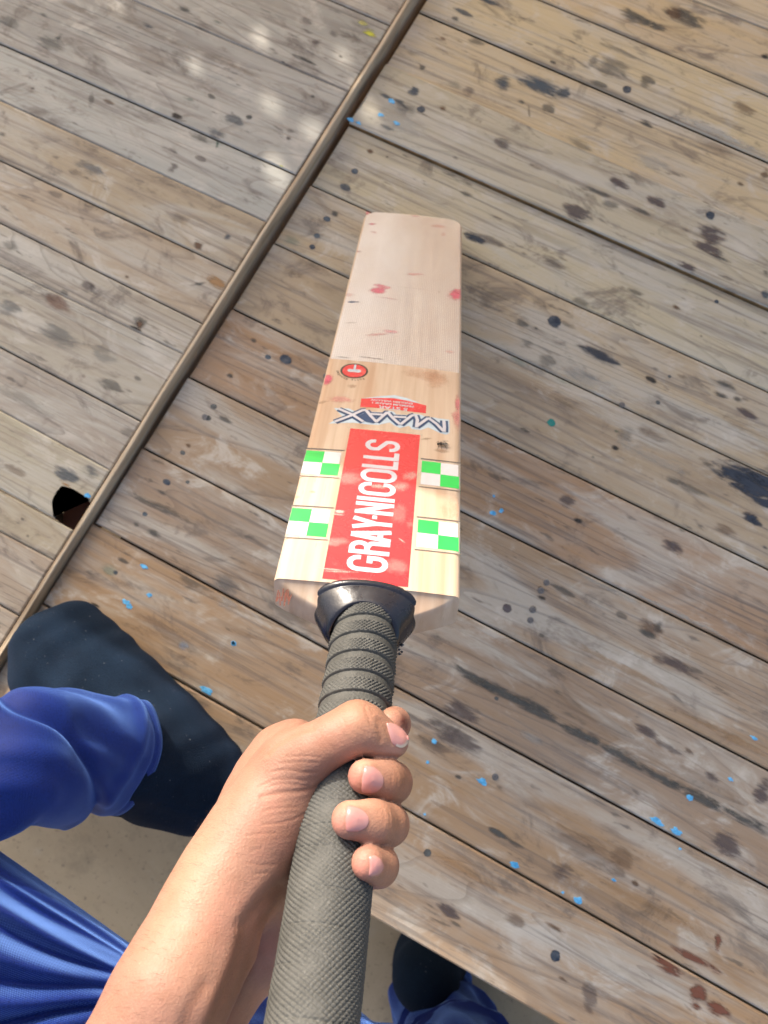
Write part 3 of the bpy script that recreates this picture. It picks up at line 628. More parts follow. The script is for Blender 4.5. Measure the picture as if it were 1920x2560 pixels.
# sticker with the brand name
film = plate('sticker_film', [(-.0285, -.001), (.0262, -.001), (.0262, .1515), (-.0285, .1515)], .00005, CLR, bat)
stk = plate('brand_sticker', [(-.0262, .0024), (.0236, .0024), (.0242, .1496), (-.0260, .1496)], .00012, RED, bat)
def arc(cx_, cy_, rx, ry, a0, a1, n=8): return [(cx_ + rx * math.cos(math.radians(a)), cy_ + ry * math.sin(math.radians(a))) for a in np.linspace(a0, a1, n)]
def letter(ch, x0, x1, Hc=24.6, s_=3.5):
    h_ = s_ / 2; a, b = x0 + h_, x1 - h_; lo, hi = h_, Hc - h_; r = (b - a) / 2; cx_ = (a + b) / 2
    if ch == 'G': return [[(b, Hc - 8)] + arc(cx_, hi - r, r, r, 0, 180) + arc(cx_, lo + r, r, r, 180, 360) + [(b, 11.2), (cx_ + .5, 11.2)]]
    if ch == 'C': return [[(b, Hc - 8.3)] + arc(cx_, hi - r, r, r, 0, 180) + arc(cx_, lo + r, r, r, 180, 360) + [(b, 8.3)]]
    if ch == 'O': return [arc(cx_, hi - r, r, r, 0, 180) + arc(cx_, lo + r, r, r, 180, 360)[:-0 or None] ]
    if ch == 'R': return [[(a, 0), (a, hi), (cx_, hi)] + arc(cx_, hi - 4.6, b - cx_, 4.6, 80, -80) + [(a + 1.2, hi - 9.2)], [(cx_ + .3, hi - 9.4)] + arc(cx_, hi - 12.6, b - cx_, 3.0, 70, 0, 4) + [(b, 0)]]
    if ch == 'A': return [[(a - .4, 0), (cx_ - .3, Hc)], [(b + .4, 0), (cx_ + .3, Hc)], [(a + 1.5, 6.6), (b - 1.5, 6.6)]]
    if ch == 'Y': return [[(a - .3, Hc), (cx_, 10)], [(b + .3, Hc), (cx_, 10)], [(cx_, 11.5), (cx_, 0)]]
    if ch == 'N': return [[(a, 0), (a, Hc)], [(b, 0), (b, Hc)], [(a, Hc - 1.5), (b, 1.5)]]
    if ch == 'I': return [[(cx_, 0), (cx_, Hc)]]
    if ch == 'L': return [[(a, Hc), (a, lo), (x1, lo)]]
    if ch == '-': return [[(x0, 11.5), (x1, 11.5)]]
    if ch == 'S': return [[(b, Hc - 7.3)] + arc(cx_, hi - r, r, r, 0, 180) + [(a + .5, hi - r - 3.2), (cx_, Hc / 2), (b - .5, lo + r + 3.2)] + arc(cx_, lo + r, r, r, 0, -180) + [(a, 7.3)]]
LET = [('G', 10.9, 24.0), ('R', 25.2, 36.4), ('A', 36.5, 46.9), ('Y', 46.7, 57.9), ('-', 56.6, 59.8), ('N', 60.8, 72.0), ('I', 73.4, 77.4), ('C', 79.0, 92.0), ('O', 92.6, 106.3), ('L', 107.0, 115.9), ('L', 116.6, 125.2), ('S', 126.2, 138.8)]
for ch, x0, x1 in LET:
    Ls = [[((10.9 - y) * mm, x * mm) for x, y in P] for P in letter(ch, x0, x1)]
    strokes('letter', Ls, (3.0 if ch == '-' else 3.5) * mm, .0002, WHT, stk, closed='all' if ch == 'O' else False)
# green and white check stripes with dark borders (they wrap over the edges)
for u0, u1 in ((-.0538, -.0275), (.0262, .0536)):
    for v0, v1 in ((.0365, .0608), (.0955, .1205)):
        um, vm = (u0 + u1) / 2, (v0 + v1) / 2
        fl_ = plate('check_stripe', [(u0, v0 - .0022), (u1, v0 - .0022), (u1, v1 + .0022), (u0, v1 + .0022)], .00006, CLR, bat)
        g = .0001
        for a_, b_, c_, d_, mt_ in ((u0 + .0006, um, vm, v1, GRN), (um, u1 - .001, v0, vm, GRN), (um + g, u1 - .0016, vm + g, v1, CHK), (u0 + .0006, um - g, v0, vm - g, CHK)):
            plate('check_square', [(a_, c_), (b_, c_), (b_, d_), (a_, d_)], .00013, mt_, fl_)
        for vv in (v1 + .0024, v0 - .0026):
            strokes('border_line', [[(u0 - .0004, vv - .0003), ((u0 + u1) / 2, vv), (u1 + .0004, vv + .0002)]], .0009 if vv < v0 else .0012, .0002, LIN, fl_)
        sgn = 1 if u0 > 0 else -1
        for a_, b_, mt_ in ((v0, vm, GRN if sgn > 0 else CHK), (vm, v1, CHK if sgn > 0 else GRN)):
            V = [(sgn * .05418, a_, -.0045), (sgn * .05418, b_, -.0045), (sgn * .05418, b_, -.016), (sgn * .05418, a_, -.016)]
            mk('check_square', V, [(0, 1, 2, 3)], mt_, fl_, MB, world=False)
# model name printed upside down: pale halo, navy body, white strokes
def c12(L): return [tuple(UV(780 + a / 4.366, 960 + b / 4.366)[:2]) for a, b in L]
MX = [c12(L) for L in ([(290, 268), (440, 335), (560, 415)], [(250, 408), (420, 348), (550, 290), (590, 288)], [(590, 290), (640, 352), (705, 420)], [(700, 418), (815, 318), (835, 318)], [(640, 332), (770, 340)],
                     [(830, 318), (880, 375), (960, 445)], [(965, 447), (1085, 350), (1120, 340)], [(890, 362), (1030, 368)], [(1130, 342), (1150, 395), (1140, 475)], [(1135, 470), (1260, 378), (1290, 378)], [(1275, 375), (1360, 435), (1440, 515)], [(1440, 395), (1445, 470), (1442, 518)])]
logo = plate('model_name', c12([(180, 425), (330, 345), (240, 255), (400, 262), (480, 300), (560, 272), (640, 300), (790, 312), (820, 292), (890, 300), (920, 332), (1040, 338), (1080, 318), (1200, 335), (1240, 355), (1330, 360), (1385, 370), (1500, 380), (1505, 520), (1470, 545), (1400, 530), (1270, 470), (1190, 500), (1090, 490), (1060, 455), (960, 480), (900, 455), (850, 420), (720, 448), (600, 440), (450, 420)]), .00006, PALE, bat)
strokes('navy_outline', MX, 6.0 * mm, .00012, NAV, logo); plate('navy_outline', c12([(500, 350), (575, 320), (665, 430), (590, 415)]), .00045, NAV, logo)
for L in MX: strokes('letter_stroke', [L], 2.4 * mm, .0005, WHT, logo)
# small red shield with text
sh = plate('grade_sticker', [tuple(UV(890 + a / 8.73, 980 + b / 8.73)[:2]) for a, b in ((115, 140), (400, 132), (800, 132), (1100, 185), (1535, 290), (1525, 460), (1150, 425), (850, 380), (90, 320))], .0001, RED, bat)
plate('pale_rim', [tuple(UV(890 + a / 8.73, 980 + b / 8.73)[:2]) for a, b in ((115, 138), (560, 90), (850, 70), (1130, 140), (1400, 240), (1100, 200), (800, 133), (400, 132))], .00008, PALE, bat)
def text(body, u, v, size, rot, mat, parent, sx=1.0, h=.0002, name='text'):
    tcu = bpy.data.curves.new('t', 'FONT'); tcu.body = body; tcu.size = size; tcu.align_x = 'CENTER'; tcu.align_y = 'CENTER'; tcu.offset = size * .02
    to = bpy.data.objects.new('t', tcu); COL.objects.link(to)
    me = bpy.data.meshes.new_from_object(to.evaluated_get(bpy.context.evaluated_depsgraph_get())); bpy.data.objects.remove(to)
    c, s_ = math.cos(rot), math.sin(rot)
    for q in me.vertices:
        x, y = q.co.x * sx, q.co.y; q.co = (u + x * c - y * s_, v + x * s_ + y * c, 0); q.co.z = kface(q.co.x, q.co.y) + h
    me.name = name; me.materials.clear(); me.materials.append(mat)
    o = bpy.data.objects.new(name, me); COL.objects.link(o); place(o, MB, parent); return o
text('5 STAR', .0028, .1796, .0052, math.pi, WHT, sh, 1.35)
text('PREMIUM GRADE 1', .0020, .1843, .0033, math.pi, WHT, sh, 1.15); text('ENGLISH WILLOW', .0012, .1880, .0033, math.pi, WHT, sh, 1.15)
# round emblem
ec = (-.0314, .2262)
em = plate('emblem', [(ec[0] + .0110 * math.cos(a), ec[1] + .0110 * math.sin(a)) for a in np.linspace(0, 2 * math.pi, 40, endpoint=False)], .00005, BLK, bat)
plate('red_disc', [(ec[0] + .0094 * math.cos(a), ec[1] + .0094 * math.sin(a)) for a in np.linspace(0, 2 * math.pi, 40, endpoint=False)], .0001, RED, em)
strokes('white_mark', [[(ec[0], ec[1] + .0092), (ec[0], ec[1])]], .0017, .00016, PALE, em); strokes('white_mark', [arc(ec[0] - .0031, ec[1], .0018, .0017, 90, 270) + [(ec[0], ec[1] - .0012)] + arc(ec[0] + .0031, ec[1], .0018, .0017, -90, 90) + [(ec[0] - .0030, ec[1] + .0017)]], .0012, .0002, WHT, em); plate('white_mark', [(ec[0] - .0045, ec[1] - .001), (ec[0] + .0045, ec[1] - .001), (ec[0] + .0045, ec[1] + .001), (ec[0] - .0045, ec[1] + .001)], .00014, PALE, em)
word = 'Fully Knocked'
for i, ch in enumerate(word):
    if ch == ' ': continue
    a = math.radians(-52 - i * 9.8); text(ch, ec[0] + .0133 * math.cos(a), ec[1] + .0133 * math.sin(a), .0032, a - math.pi / 2 + math.pi * 2, BLK, em, 1, .00012, 'letter')
# scribble on the left shoulder
SCR = sticker_mat('brown_ink', (.22, .07, .04), .6, 0)
sc_ = []
for a in range(16):
    x = .0505 - .0075 * (a / 16); sc_.append([(-x + random.uniform(-.0008, .0008), -.0035 - random.random() * .004), (-x + random.uniform(-.001, .001), -.008 - random.random() * .004)])
# ball marks on the face
def bmark(px, py, ra, rb, key, al, ang=0):
    c = UV(px, py)[:2]; A, B = ra * mm, rb * mm; ca, sa = math.cos(math.radians(ang)), math.sin(math.radians(ang))
    P = [(c[0] + A * math.cos(q) * ca - B * math.sin(q) * sa, c[1] + A * math.cos(q) * sa + B * math.sin(q) * ca) for q in np.linspace(0, 2 * math.pi, 16, endpoint=False)]
    hw = .0528; Pc = clip(clip(P, 1, 0, hw), -1, 0, hw); Pc = clip(Pc, 0, -1, BL - .002)
    if len(Pc) < 3: return
    zc[0] += 1
    V = [(p[0], p[1], kface(p[0], p[1]) + .00016 + (zc[0] % 20) * .000006) for p in Pc]
    R_ = np.array(Pc) - c; uu = (R_[:, 0] * ca + R_[:, 1] * sa) / A; vv = (-R_[:, 0] * sa + R_[:, 1] * ca) / B
    col = {'P': (.72, .12, .20), 'Q': (.70, .25, .25), 'B': (.06, .12, .22), 'N': (.30, .18, .10), 'K': (.12, .1, .08), 'O': (.60, .30, .16), 'W': (.80, .56, .48)}[key]
    mk('ball_mark', V, [tuple(range(len(V)))], BALL, bat, mat4(bw(V[0][0], V[0][1], V[0][2]), BB), world=False, uv=np.c_[uu, vv], color=(*col, al)) if False else \
    mk('ball_mark', [bw(*p) for p in V], [tuple(range(len(V)))], BALL, bat, mat4(bw(*V[0]), BB), uv=np.c_[uu, vv], color=(*col, al))
def ball_mat():
    mt, t, b = nodes('ball_mark', .55, .3)
    oi = t.nodes.new('ShaderNodeObjectInfo'); uvn = t.nodes.new('ShaderNodeUVMap')
    ln = t.nodes.new('ShaderNodeVectorMath'); ln.operation = 'LENGTH'; t.links.new(uvn.outputs[0], ln.inputs[0])
    f = noise(t, coords(t, 'Object', (260, 180, 260), rand=True), 1.0, 4, .6); g = noise(t, coords(t, 'Object', (1500, 1500, 1500), rand=True), 1.0, 3, .6)
    r = math_(t, 'ADD', ln.outputs['Value'], math_(t, 'MULTIPLY', math_(t, 'SUBTRACT', f, .5), 1.1))
    a = math_(t, 'MULTIPLY', math_(t, 'MULTIPLY', rng(t, r, .95, .25, 0, 1, True), rng(t, ln.outputs['Value'], 1, .75, 0, 1, True)), oi.outputs['Alpha'])
    a = math_(t, 'MULTIPLY', a, rng(t, g, .35, .6, .35, 1))
    t.links.new(oi.outputs['Color'], b.inputs['Base Color']); t.links.new(a, b.inputs['Alpha']); return mt
BALL = ball_mat()
def c4(a, b): return 660 + a / 2.765, 480 + b / 2.765
for a, b, ra, rb, k, al, ang in ((705, 140, 6, 8, 'P', .7, 0), (748, 218, 6.5, 3.5, 'P', .8, 20), (760, 275, 6, 3, 'P', .4, -30), (1010, 135, 10, 7, 'P', .85, 0), (1045, 160, 9, 8, 'Q', .6, 0), (1070, 118, 16, 3.5, 'K', .6, 0), (1205, 235, 12, 6, 'Q', .35, 0), (1240, 290, 4, 8, 'Q', .3, 0),
                             (650, 405, 6, 3, 'Q', .5, 0), (785, 680, 11, 9, 'P', .9, 20), (840, 660, 9, 5, 'P', .5, 10), (800, 645, 8, 4, 'P', .6, 0), (1325, 710, 10, 13, 'P', .85, 0), (1345, 680, 7, 8, 'P', .6, 0), (1040, 570, 13, 4, 'Q', .5, 12), (620, 755, 7, 2.4, 'B', .9, 5), (600, 757, 4, 1.6, 'B', 1, 5), (580, 705, 9, 5, 'Q', .3, 0),
                             (880, 965, 10, 4.5, 'P', .4, 0), (780, 985, 14, 3, 'Q', .4, 15), (600, 900, 8, 1.3, 'N', .4, 10), (1285, 1100, 6, 3, 'Q', .35, 0), (545, 1138, 9, 1.1, 'K', .8, -3), (720, 1145, 11, 1.1, 'K', .7, -4), (800, 1155, 6, 1, 'K', .6, -4), (440, 1285, 6, 8, 'P', .9, 0), (430, 1310, 5, 6, 'P', .7, 0), (530, 1430, 13, 6, 'Q', .5, 0),
                             (610, 1340, 5, 4, 'N', .45, 0), (1200, 1290, 14, 18, 'O', .35, 0), (1100, 1260, 20, 10, 'O', .3, 0), (1340, 1450, 3, 16, 'Q', .6, 0), (1330, 1540, 5, 10, 'Q', .5, 0), (1020, 665, 20, 1, 'N', .35, 0), (860, 735, 16, 1, 'P', .5, -8), (1210, 690, 2, 2, 'N', .6, 0)):
    bmark(*c4(a, b), ra, rb, k, al, ang)
for a, b, ra, rb, k, al, ang in ((1435, 80, 3, 10, 'Q', .7, 0), (1440, 200, 5, 16, 'Q', .45, 0), (1200, 345, 6, 1.6, 'N', .5, 20), (1320, 432, 7, 3, 'N', .5, 0), (430, 70, 8, 2, 'N', .4, 30), (150, 1420, 5.5, 5.5, 'N', .15, 0), (360, 735, 3, 2, 'N', .4, 0), (240, 770, 3, 2, 'N', .3, 0), (1400, 860, 10, 16, 'O', .3, 0)):
    bmark(660 + a / 2.9625, 980 + b / 2.9625, ra, rb, k, al, ang)
for a, b, ra, rb, al, ang in ((560, 885, 5, 2.0, .9, 0), (540, 905, 7, 1.2, .6, 0), (1085, 620, 9, 5, .5, 40), (1010, 700, 8, 6, .4, 20), (850, 700, 7, 3, .5, 0), (520, 1110, 12, 5, .35, 10), (480, 1310, 12, 1.0, .6, 0), (560, 1330, 14, 1.2, .5, 4), (980, 1290, 10, 8, .3, 0), (700, 1400, 16, 3, .3, 0), (1020, 1100, 4, .8, .7, -40), (620, 640, 12, 9, .3, 0), (1000, 900, 8, 12, .2, 0)):
    bmark(660 + a / 2.9625, 980 + b / 2.9625, ra, rb, 'W', al, ang)
strokes('scribble', sc_, .0007, .0008, SCR, bat)

# collar (flared, glossy) and rubber grip
KH = -.019
def hc(v): return .0008 + .0125 * (v + .02) * (1 if v < -.02 else 0) * 1.0    # sideways drift of the handle centre
def glossy():
    mt, t, b = nodes('glossy_rubber', .2, .5)
    f = noise(t, coords(t, 'Object', (60, 60, 60)), 1, 4, .6); g = noise(t, coords(t, 'Object', (1500, 1500, 1500)), 1, 2)
    t.links.new(mix(t, mix(t, (.010, .013, .02), (.018, .016, .022), f), (.3, .3, .32), rng(t, g, .70, .76, 0, .5)), b.inputs['Base Color']); t.links.new(rng(t, f, .3, .7, .16, .38), b.inputs['Roughness']); bump(t, b, f, .2, .002); return mt
GLO = glossy()
rings = [(-.0002, .0270, .0170, -.0165), (-.0008, .0292, .0192, -.0165), (-.0022, .0300, .0201, -.017), (-.0042, .0300, .0204, -.0175), (-.0056, .0293, .0202, -.018), (-.0060, .0286, .0198, -.018), (-.0066, .0285, .0198, -.018), (-.0100, .0270, .0199, -.0183), (-.0140, .0250, .0199, -.0187), (-.0180, .0229, .0198, -.019), (-.0210, .0213, .0196, -.019), (-.0220, .0204, .0193, -.019), (-.0222, .0186, .0186, -.019)]
V = []; nn = 64
for v, ru, rk, kc in rings:
    v = v * .74; ru = ru + .0036 * max(0, 1 + v / .0165)
    for a in np.linspace(0, 2 * math.pi, nn, endpoint=False):
        ca, sa = math.cos(a), math.sin(a); e = 2.4
        rr = (abs(ca) ** e + abs(sa) ** e) ** (-1 / e)
        q_ = min(1, -v / .0163); vv_ = v + .0028 * max(0, sa) ** 2 * (1 + .4 * q_) - .008 * q_ * ca * ca
        V.append((.0005 + ru * rr * ca, vv_, kc + rk * rr * sa))
mk('collar', V, grid_faces(len(rings), nn, True), GLO, bat, MB, smooth=True, world=False)
V = []
for q in range(4):   # torn crumbs of rubber under the collar
    p = np.array([.0225 + random.uniform(-.002, .003), -.021 - random.random() * .012, -.022 + random.uniform(-.006, .004)]); r = random.uniform(.0005, .0013)
    V.append([p + r * np.array(d_) * [random.uniform(.5, 1.6) for _ in range(3)] for d_ in ((1, 0, 0), (-1, 0, 0), (0, 1, 0), (0, -1, 0), (0, 0, 1), (0, 0, -1))])
Fo = [(0, 2, 4), (2, 1, 4), (1, 3, 4), (3, 0, 4), (2, 0, 5), (1, 2, 5), (3, 1, 5), (0, 3, 5)]
mk('torn_edge', [p for o_ in V for p in o_], [tuple(6 * i + a for a in f) for i in range(len(V)) for f in Fo], GLO, bat, MB, world=False)['kind'] = 'stuff'
def grip_mat():
    mt, t, b = nodes('grip_rubber', .62, .4)
    f = noise(t, coords(t, 'Object', (50, 50, 50)), 1, 6, .65); g = noise(t, coords(t, 'Object', (900, 900, 900)), 1, 4, .7); h_ = noise(t, coords(t, 'Object', (2500, 2500, 2500)), 1, 2)
    c = mix(t, (.050, .050, .045), (.088, .088, .080), rng(t, f, .3, .7)); c = mix(t, c, (.155, .152, .138), rng(t, g, .55, .72, 0, .6)); c = mix(t, c, (.07, .068, .055), rng(t, g, .42, .3, 0, .6)); c = mix(t, c, (.62, .58, .5), rng(t, h_, .77, .8, 0, .8))
    t.links.new(c, b.inputs['Base Color']); bump(t, b, g, .4, .0004); return mt
GRIP = grip_mat()
na, nv = 340, 900
v_ = np.linspace(-.008, -.262, nv)[:, None] * np.ones((1, na)); A_ = np.ones((nv, 1)) * np.linspace(0, 2 * np.pi, na, endpoint=False)[None]
ca, sa = np.cos(A_), np.sin(A_)
vw = v_ - .0006 * np.sin(A_ * 2)                              # slight waviness of the wraps
r = .0179 + .0008 * np.sin(A_ * 3 + v_ * 90) * .15 + np.where(v_ < -.14, 0, .0003)
x_ = A_ * .018
def tri(q): return 1 - 2 * np.abs((q % 1) - .5) * 1.0
def lat(p, ang=1.0): return np.minimum(tri((x_ + ang * vw) / p), tri((x_ - ang * vw) / p))
per = .01255; ph = ((-(vw + .0205)) / per) % 1                 # 0 at a step line, grows toward the hand
up = vw > -.125
lip = np.exp(-(ph / .035) ** 2) + np.exp(-((1 - ph) / .03) ** 2)
saw = (ph) * .0009
knurl = (ph > .38) * (ph < .93) * 1.0
wear = .35 + .65 * np.clip(.5 + .9 * np.sin(A_ * 1.0 - .2) * -1 + .35 * np.sin(v_ * 220 + A_ * 5), 0, 1)
wear = np.clip(wear + .5 * (ca > .3), 0, 1); topfac = np.clip(1 - np.abs(A_ - 1.57) / .45, 0, 1); wear = np.clip(wear + topfac * .8 * np.clip(1 - (-(v_) - .02) / .06, 0, 1), 0, 1)
dup = saw - lip * .0011 + knurl * (np.clip(lat(.0023) * 2.2, 0, 1) - .5) * .0014 * wear
p2 = .0172; ph2 = ((-(vw + .0022 * np.sin(A_ + .8) + .003 * np.sin(v_ * 70))) / p2) % 1
lip2 = np.exp(-((ph2 - .5) / .022) ** 2)
w2 = np.clip(.22 + 1.1 * np.clip(ca * .9 - .05 * sa, 0, 1) + .18 * np.clip(-ca, 0, 1) + .1 * np.sin(v_ * 300 + A_ * 4), 0.08, 1)
dlo = -lip2 * .00035 * np.clip(.6 + .6 * np.sin(A_ * 2 + v_ * 150), 0, 1) + (np.clip(tri((x_ * .62 - vw) / .0021) * 1.6, 0, 1) - .5) * .0013 * w2 + (np.clip(tri((x_ * 1.1 + vw) / .0027) * 2, 0, 1) - .5) * .0006 * w2
bl = 1 / (1 + np.exp((v_ + .118) * 900))
nz = RNG.normal(0, .00005, r.shape); nz = (nz + np.roll(nz, 1, 0) + np.roll(nz, 1, 1) + np.roll(nz, -1, 0)) / 2.5
r = r + dup * (1 - bl) + dlo * bl + nz
X = .0 + hc(0) + np.where(v_ < -.02, .0125 * (v_ + .02), 0) + .0008 + r * 1.0 * ca
K = KH + r * 1.04 * sa
V = np.stack([X, v_ + 0 * r, K], -1).reshape(-1, 3)
grip = mk('rubber_grip', V, grid_faces(nv, na, True), GRIP, bat, MB, smooth=True, world=False)

# a fly sitting on the face
fc = UV(1105, 1113); FLYM = simple('fly_body', (.05, .035, .02), .35, .5, 400, .3, 800, .3); WNG = nodes('fly_wing', .3, .5)[0]; WNG.node_tree.nodes['Principled BSDF'].inputs['Alpha'].default_value = .45; WNG.node_tree.nodes['Principled BSDF'].inputs['Base Color'].default_value = (.35, .3, .25, 1)
Mf = mat4(bw(fc[0], fc[1], kface(fc[0], fc[1])), BB @ rotz(math.radians(-172))); fly = thing('fly', 'small brown fly resting on the pale bat face above a green check stripe', 'fly', Mf)
def ell(c, r, n=8, m_=10): return [(c[0] + r[0] * math.sin(a) * math.cos(b), c[1] + r[1] * math.sin(a) * math.sin(b), c[2] + r[2] * math.cos(a)) for a in np.linspace(.02, math.pi - .02, n) for b in np.linspace(0, 2 * math.pi, m_, endpoint=False)]
ef_ = grid_faces(8, 10, True)
for nm, c, r in (('abdomen', (-.0022, 0, .0017), (.0022, .0013, .0011)), ('thorax', (.0008, 0, .0020), (.0016, .0013, .0012)), ('head', (.0029, 0, .0018), (.0008, .0011, .0009))): mk(nm, ell(c, r), ef_, FLYM, fly, Mf, smooth=True, world=False)
for s_ in (-1, 1):
    mk('wing', [(.0008, s_ * .0006, .0031), (-.0012, s_ * .0028, .0030), (-.0045, s_ * .0032, .0026), (-.0048, s_ * .0016, .0027), (-.002, s_ * .0006, .0030)], [(0, 1, 2, 3, 4)], WNG, fly, Mf, world=False)
    for x0, x1 in ((.0016, .0036), (.0008, .0006), (-.0002, -.0032)):
        P3 = [np.array(p) for p in ((x0, s_ * .0010, .0014), ((x0 + x1) / 2, s_ * .0025, .0024), (x1, s_ * .0038, .0001))]; V = []
        for p in P3: V += [p + [0, 0, .00016], p + [.00014, 0, -.0001], p + [-.00014, 0, -.0001]]
        mk('leg', V, grid_faces(3, 3, True), FLYM, fly, Mf, world=False)

# ------------------------------------------------------------------ distance-field modelling (body and cloth as continuous surfaces)
def smin(a, b, k):
    h = np.clip(.5 + .5 * (b - a) / k, 0, 1); return b * (1 - h) + a * h - k * h * (1 - h)
class Field:
    def __init__(s, lo, hi, h):
        s.h = h; s.lo = np.array(lo, float); n = np.ceil((np.array(hi) - lo) / h).astype(int) + 1; s.n = n
        s.ax = [(s.lo[i] + h * np.arange(n[i])).astype(np.float32) for i in range(3)]
    def new(s): return np.full(tuple(s.n), 1.0, np.float32)
    def cone(s, F_, a, b, ra, rb, k):
        a, b = np.array(a, float), np.array(b, float); m_ = max(ra, rb) + k + 2.5 * s.h
        lo = np.minimum(a, b) - m_; hi = np.maximum(a, b) + m_; sl = []
        for i in range(3):
            i0 = max(0, int((lo[i] - s.lo[i]) / s.h)); i1 = min(s.n[i], int((hi[i] - s.lo[i]) / s.h) + 2)
            if i1 <= i0: return
            sl.append(slice(i0, i1))
        X, Y, Z = np.meshgrid(*[s.ax[i][sl[i]] for i in range(3)], indexing='ij', sparse=True)
        d = b - a; L2 = float(d @ d) + 1e-12
        t = np.clip(((X - a[0]) * d[0] + (Y - a[1]) * d[1] + (Z - a[2]) * d[2]) / L2, 0, 1)
        q = np.sqrt((X - a[0] - t * d[0]) ** 2 + (Y - a[1] - t * d[1]) ** 2 + (Z - a[2] - t * d[2]) ** 2) - (ra + (rb - ra) * t)
        sl = tuple(sl); F_[sl] = smin(F_[sl], q.astype(np.float32), k)
    def chain(s, F_, P, k):
        for a, b in zip(P[:-1], P[1:]): s.cone(F_, a[:3], b[:3], a[3], b[3], k)
    def mesh(s, F_):
        I = F_ < 0; n = s.n
        c = [I[i:n[0] - 1 + i, j:n[1] - 1 + j, k:n[2] - 1 + k] for i in (0, 1) for j in (0, 1) for k in (0, 1)]
        sm = sum(x.astype(np.int8) for x in c); act = (sm > 0) & (sm < 8); idx = np.full(act.shape, -1, np.int64); ids = np.argwhere(act); idx[act] = np.arange(len(ids))
        P = np.zeros((len(ids), 3)); cnt = np.zeros(len(ids)); i0, j0, k0 = ids.T
        corners = [(i, j, k) for i in (0, 1) for j in (0, 1) for k in (0, 1)]
        for A in range(8):
            for B in range(A + 1, 8):
                ca_, cb_ = np.array(corners[A]), np.array(corners[B])
                if np.abs(ca_ - cb_).sum() != 1: continue
                fa = F_[i0 + ca_[0], j0 + ca_[1], k0 + ca_[2]]; fb = F_[i0 + cb_[0], j0 + cb_[1], k0 + cb_[2]]
                mk_ = (fa < 0) != (fb < 0); t = np.where(mk_, fa / np.where(mk_, fa - fb, 1), 0)
                P += mk_[:, None] * (ca_ + t[:, None] * (cb_ - ca_)); cnt += mk_
        P = (P / cnt[:, None] + ids) * s.h + s.lo
        Fs = []
        for ax in range(3):
            a1, a2_ = [(1, 2), (2, 0), (0, 1)][ax]; sh = [slice(None)] * 3
            lo_ = [slice(0, None)] * 3; 
            d0 = [slice(1, n[q] - 1) for q in range(3)]; d0[ax] = slice(0, n[ax] - 1); d1 = list(d0); d1[ax] = slice(1, n[ax])
            s0, s1 = I[tuple(d0)], I[tuple(d1)]; e = np.argwhere(s0 != s1)
            if not len(e): continue
            flip = s0[tuple(e.T)]; base = e.copy()
            for q in range(3):
                if q != ax: base[:, q] += 1
            def cell(da, db):
                g = base.copy(); g[:, a1] -= da; g[:, a2_] -= db; return idx[tuple(g.T)]
            quad = np.stack([cell(1, 1), cell(0, 1), cell(0, 0), cell(1, 0)], 1)
            quad[~flip] = quad[~flip][:, ::-1]; Fs.append(quad)
        Fs = np.concatenate(Fs); Fs = Fs[(Fs >= 0).all(1)]
        return P, Fs
def smooth_mesh(P, Fs, it=2, lam=.5):
    E_ = np.concatenate([Fs[:, [0, 1]], Fs[:, [1, 2]], Fs[:, [2, 3]], Fs[:, [3, 0]]]); n = len(P)
    for _ in range(it):
        S = np.zeros_like(P); c = np.zeros(n)
        for a, b in ((0, 1), (1, 0)):
            for q in range(3): S[:, q] += np.bincount(E_[:, a], P[E_[:, b], q], n)
            c += np.bincount(E_[:, a], minlength=n)
        P = P + lam * (S / np.maximum(c, 1)[:, None] - P)
    return P
def subdivide(P, Fs):
    n = len(P); E_ = np.concatenate([Fs[:, [0, 1]], Fs[:, [1, 2]], Fs[:, [2, 3]], Fs[:, [3, 0]]]); K = np.sort(E_, 1); u, inv = np.unique(K[:, 0] * n + K[:, 1], return_inverse=True)
    em = (P[u // n] + P[u % n]) / 2; fm = P[Fs].mean(1); m_ = len(Fs); e = inv.reshape(4, m_) + n; c = np.arange(m_) + n + len(u)
    Q_ = np.concatenate([np.stack([Fs[:, i], e[i], c, e[i - 1]], 1) for i in range(4)])
    return np.concatenate([P, em, fm]), Q_
def normals(P, Fs):
    a = P[Fs[:, 2]] - P[Fs[:, 0]]; b = P[Fs[:, 3]] - P[Fs[:, 1]]; fn = np.cross(a, b); Nn = np.zeros_like(P)
    for i in range(4):
        for q in range(3): Nn[:, q] += np.bincount(Fs[:, i], fn[:, q], len(P))
    return Nn / (np.linalg.norm(Nn, axis=1)[:, None] + 1e-12)
def to_px(P):
    c = (P - ORG) @ W; return np.c_[CX + F * c[:, 0] / c[:, 2], CY + F * c[:, 1] / c[:, 2]], c[:, 2]
def dist_poly(px, L):
    d = np.full(len(px), 1e9); L = np.array(L, float)
    for a, b in zip(L[:-1], L[1:]):
        v = b - a; t = np.clip(((px - a) @ v) / (v @ v + 1e-9), 0, 1); d = np.minimum(d, np.linalg.norm(px - a - t[:, None] * v, axis=1))
    return d

